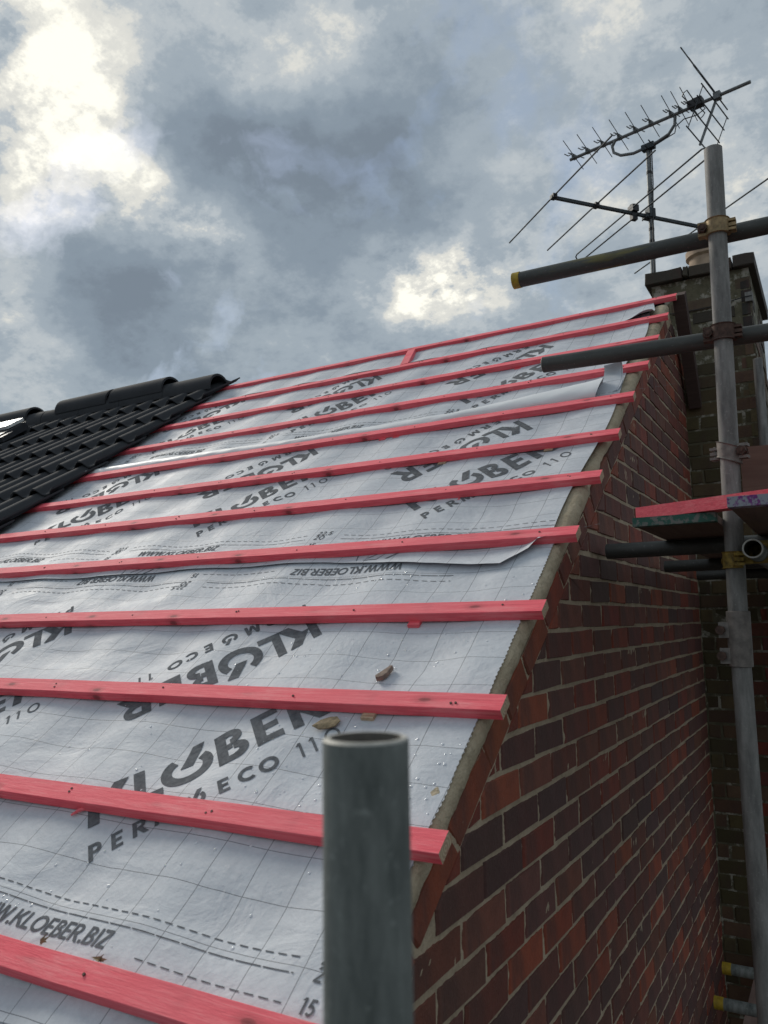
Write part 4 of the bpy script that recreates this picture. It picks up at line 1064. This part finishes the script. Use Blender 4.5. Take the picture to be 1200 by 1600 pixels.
mb = MB(); mb.hexa([a, b, b+ll*0.05, a+ll*0.05, a+Z*0.033, b+Z*0.033, b+ll*0.05+Z*0.033, a+ll*0.05+Z*0.033]); mb.build('batten', M['red'], t)
board('scaffold_board', 0.155, 0.375, 2.2, 3.29, -1.34, -1.30, (M['lowboard'], M['lowboard']), 'pinkish board on the lower lift beside the mossy chimney foot', 'board', None, False)

# ------------------------------------------------------------------ scraps lying on the roof
def flake(name, pts, th, mat, label, cat, warp=0.0):
    mb = MB(); n = len(pts)
    cxs, css = sum(p[0] for p in pts)/n, sum(p[1] for p in pts)/n
    f = lambda x, s, d: P(x, s, sh1.h(x, s) + 0.003 + d + warp*(abs(x-cxs)*0.5+abs(s-css)*0.35))
    c1 = mb.add([f(cxs, css, th + warp*0.02)]); c0 = mb.add([f(cxs, css, 0)])
    i1 = mb.add([f(x, s, th) for x, s in pts]); i0 = mb.add([f(x, s, 0) for x, s in pts])
    for k in range(n):
        q = (k+1) % n; mb.face((c1, i1+k, i1+q)); mb.face((c0, i0+q, i0+k)); mb.face((i1+q, i1+k, i0+k, i0+q))
    o = mb.build(name, mat); return tag(o, label, cat)
flake('tile_fragment', [(-0.3082, 0.478), (-0.2938, 0.4837), (-0.2881, 0.4996), (-0.2895, 0.5334), (-0.2953, 0.532), (-0.3025, 0.5118), (-0.3126, 0.4866)], 0.012, M['shard'], 'pointed brown tile fragment lying alone on the grey membrane', 'tile', 0.03)
flake('dry_leaf', [(-0.3892, 0.3027), (-0.3697, 0.2976), (-0.351, 0.3044), (-0.334, 0.3112), (-0.3272, 0.3265), (-0.3408, 0.3384), (-0.3612, 0.3367), (-0.3782, 0.3248)], 0.0025, M['leaf'], 'dry curled leaf on the membrane above the foreground pole', 'leaf', 0.30)
flake('wood_chip', [(-0.258, 1.815), (-0.236, 1.812), (-0.222, 1.822), (-0.240, 1.834)], 0.006, M['chip'], 'pale wood chip resting on the membrane above a batten near the verge', 'wood chip', 0.2)
mb = MB(); mb.tube([P(-0.856, -0.016, 0.002), P(-0.84, -0.004, 0.006), P(-0.815, 0.016, 0.004)], 0.0022, 5, r2=0.006); tag(mb.build('splinter', M['red']), 'red wood splinter poking out under the near batten', 'splinter')
def scrap(x, s, h, r, name, label, cat, seed):
    mb = MB(); rnd = random.Random(seed)
    for _ in range(4):
        a = rnd.uniform(0, 6.28); L = rnd.uniform(0.6, 1.4)*r
        c = P(x + rnd.uniform(-r, r)*0.4, s + rnd.uniform(-r, r)*0.3, h)
        u = (X*math.cos(a) + S*math.sin(a))*L + N*rnd.uniform(-0.1, 0.5)*r; wv = (X*-math.sin(a) + S*math.cos(a))*L*0.45
        i = mb.add([c-u*0.5, c+wv*0.6+N*0.3*r, c+u, c-wv*0.6+N*0.2*r]); mb.face((i, i+1, i+2)); mb.face((i, i+2, i+3))
    return tag(mb.build(name, M['leaf']), label, cat)
scrap(-0.640, BAT[0]+0.062, 0.010, 0.013, 'dry_leaf', 'withered leaf scrap caught above the lowest batten under the printed address', 'leaf', 3)
scrap(-0.480, BAT[0]+0.057, 0.012, 0.014, 'dry_leaf', 'small brown leaf scrap beside a knot on the lowest batten', 'leaf', 9)
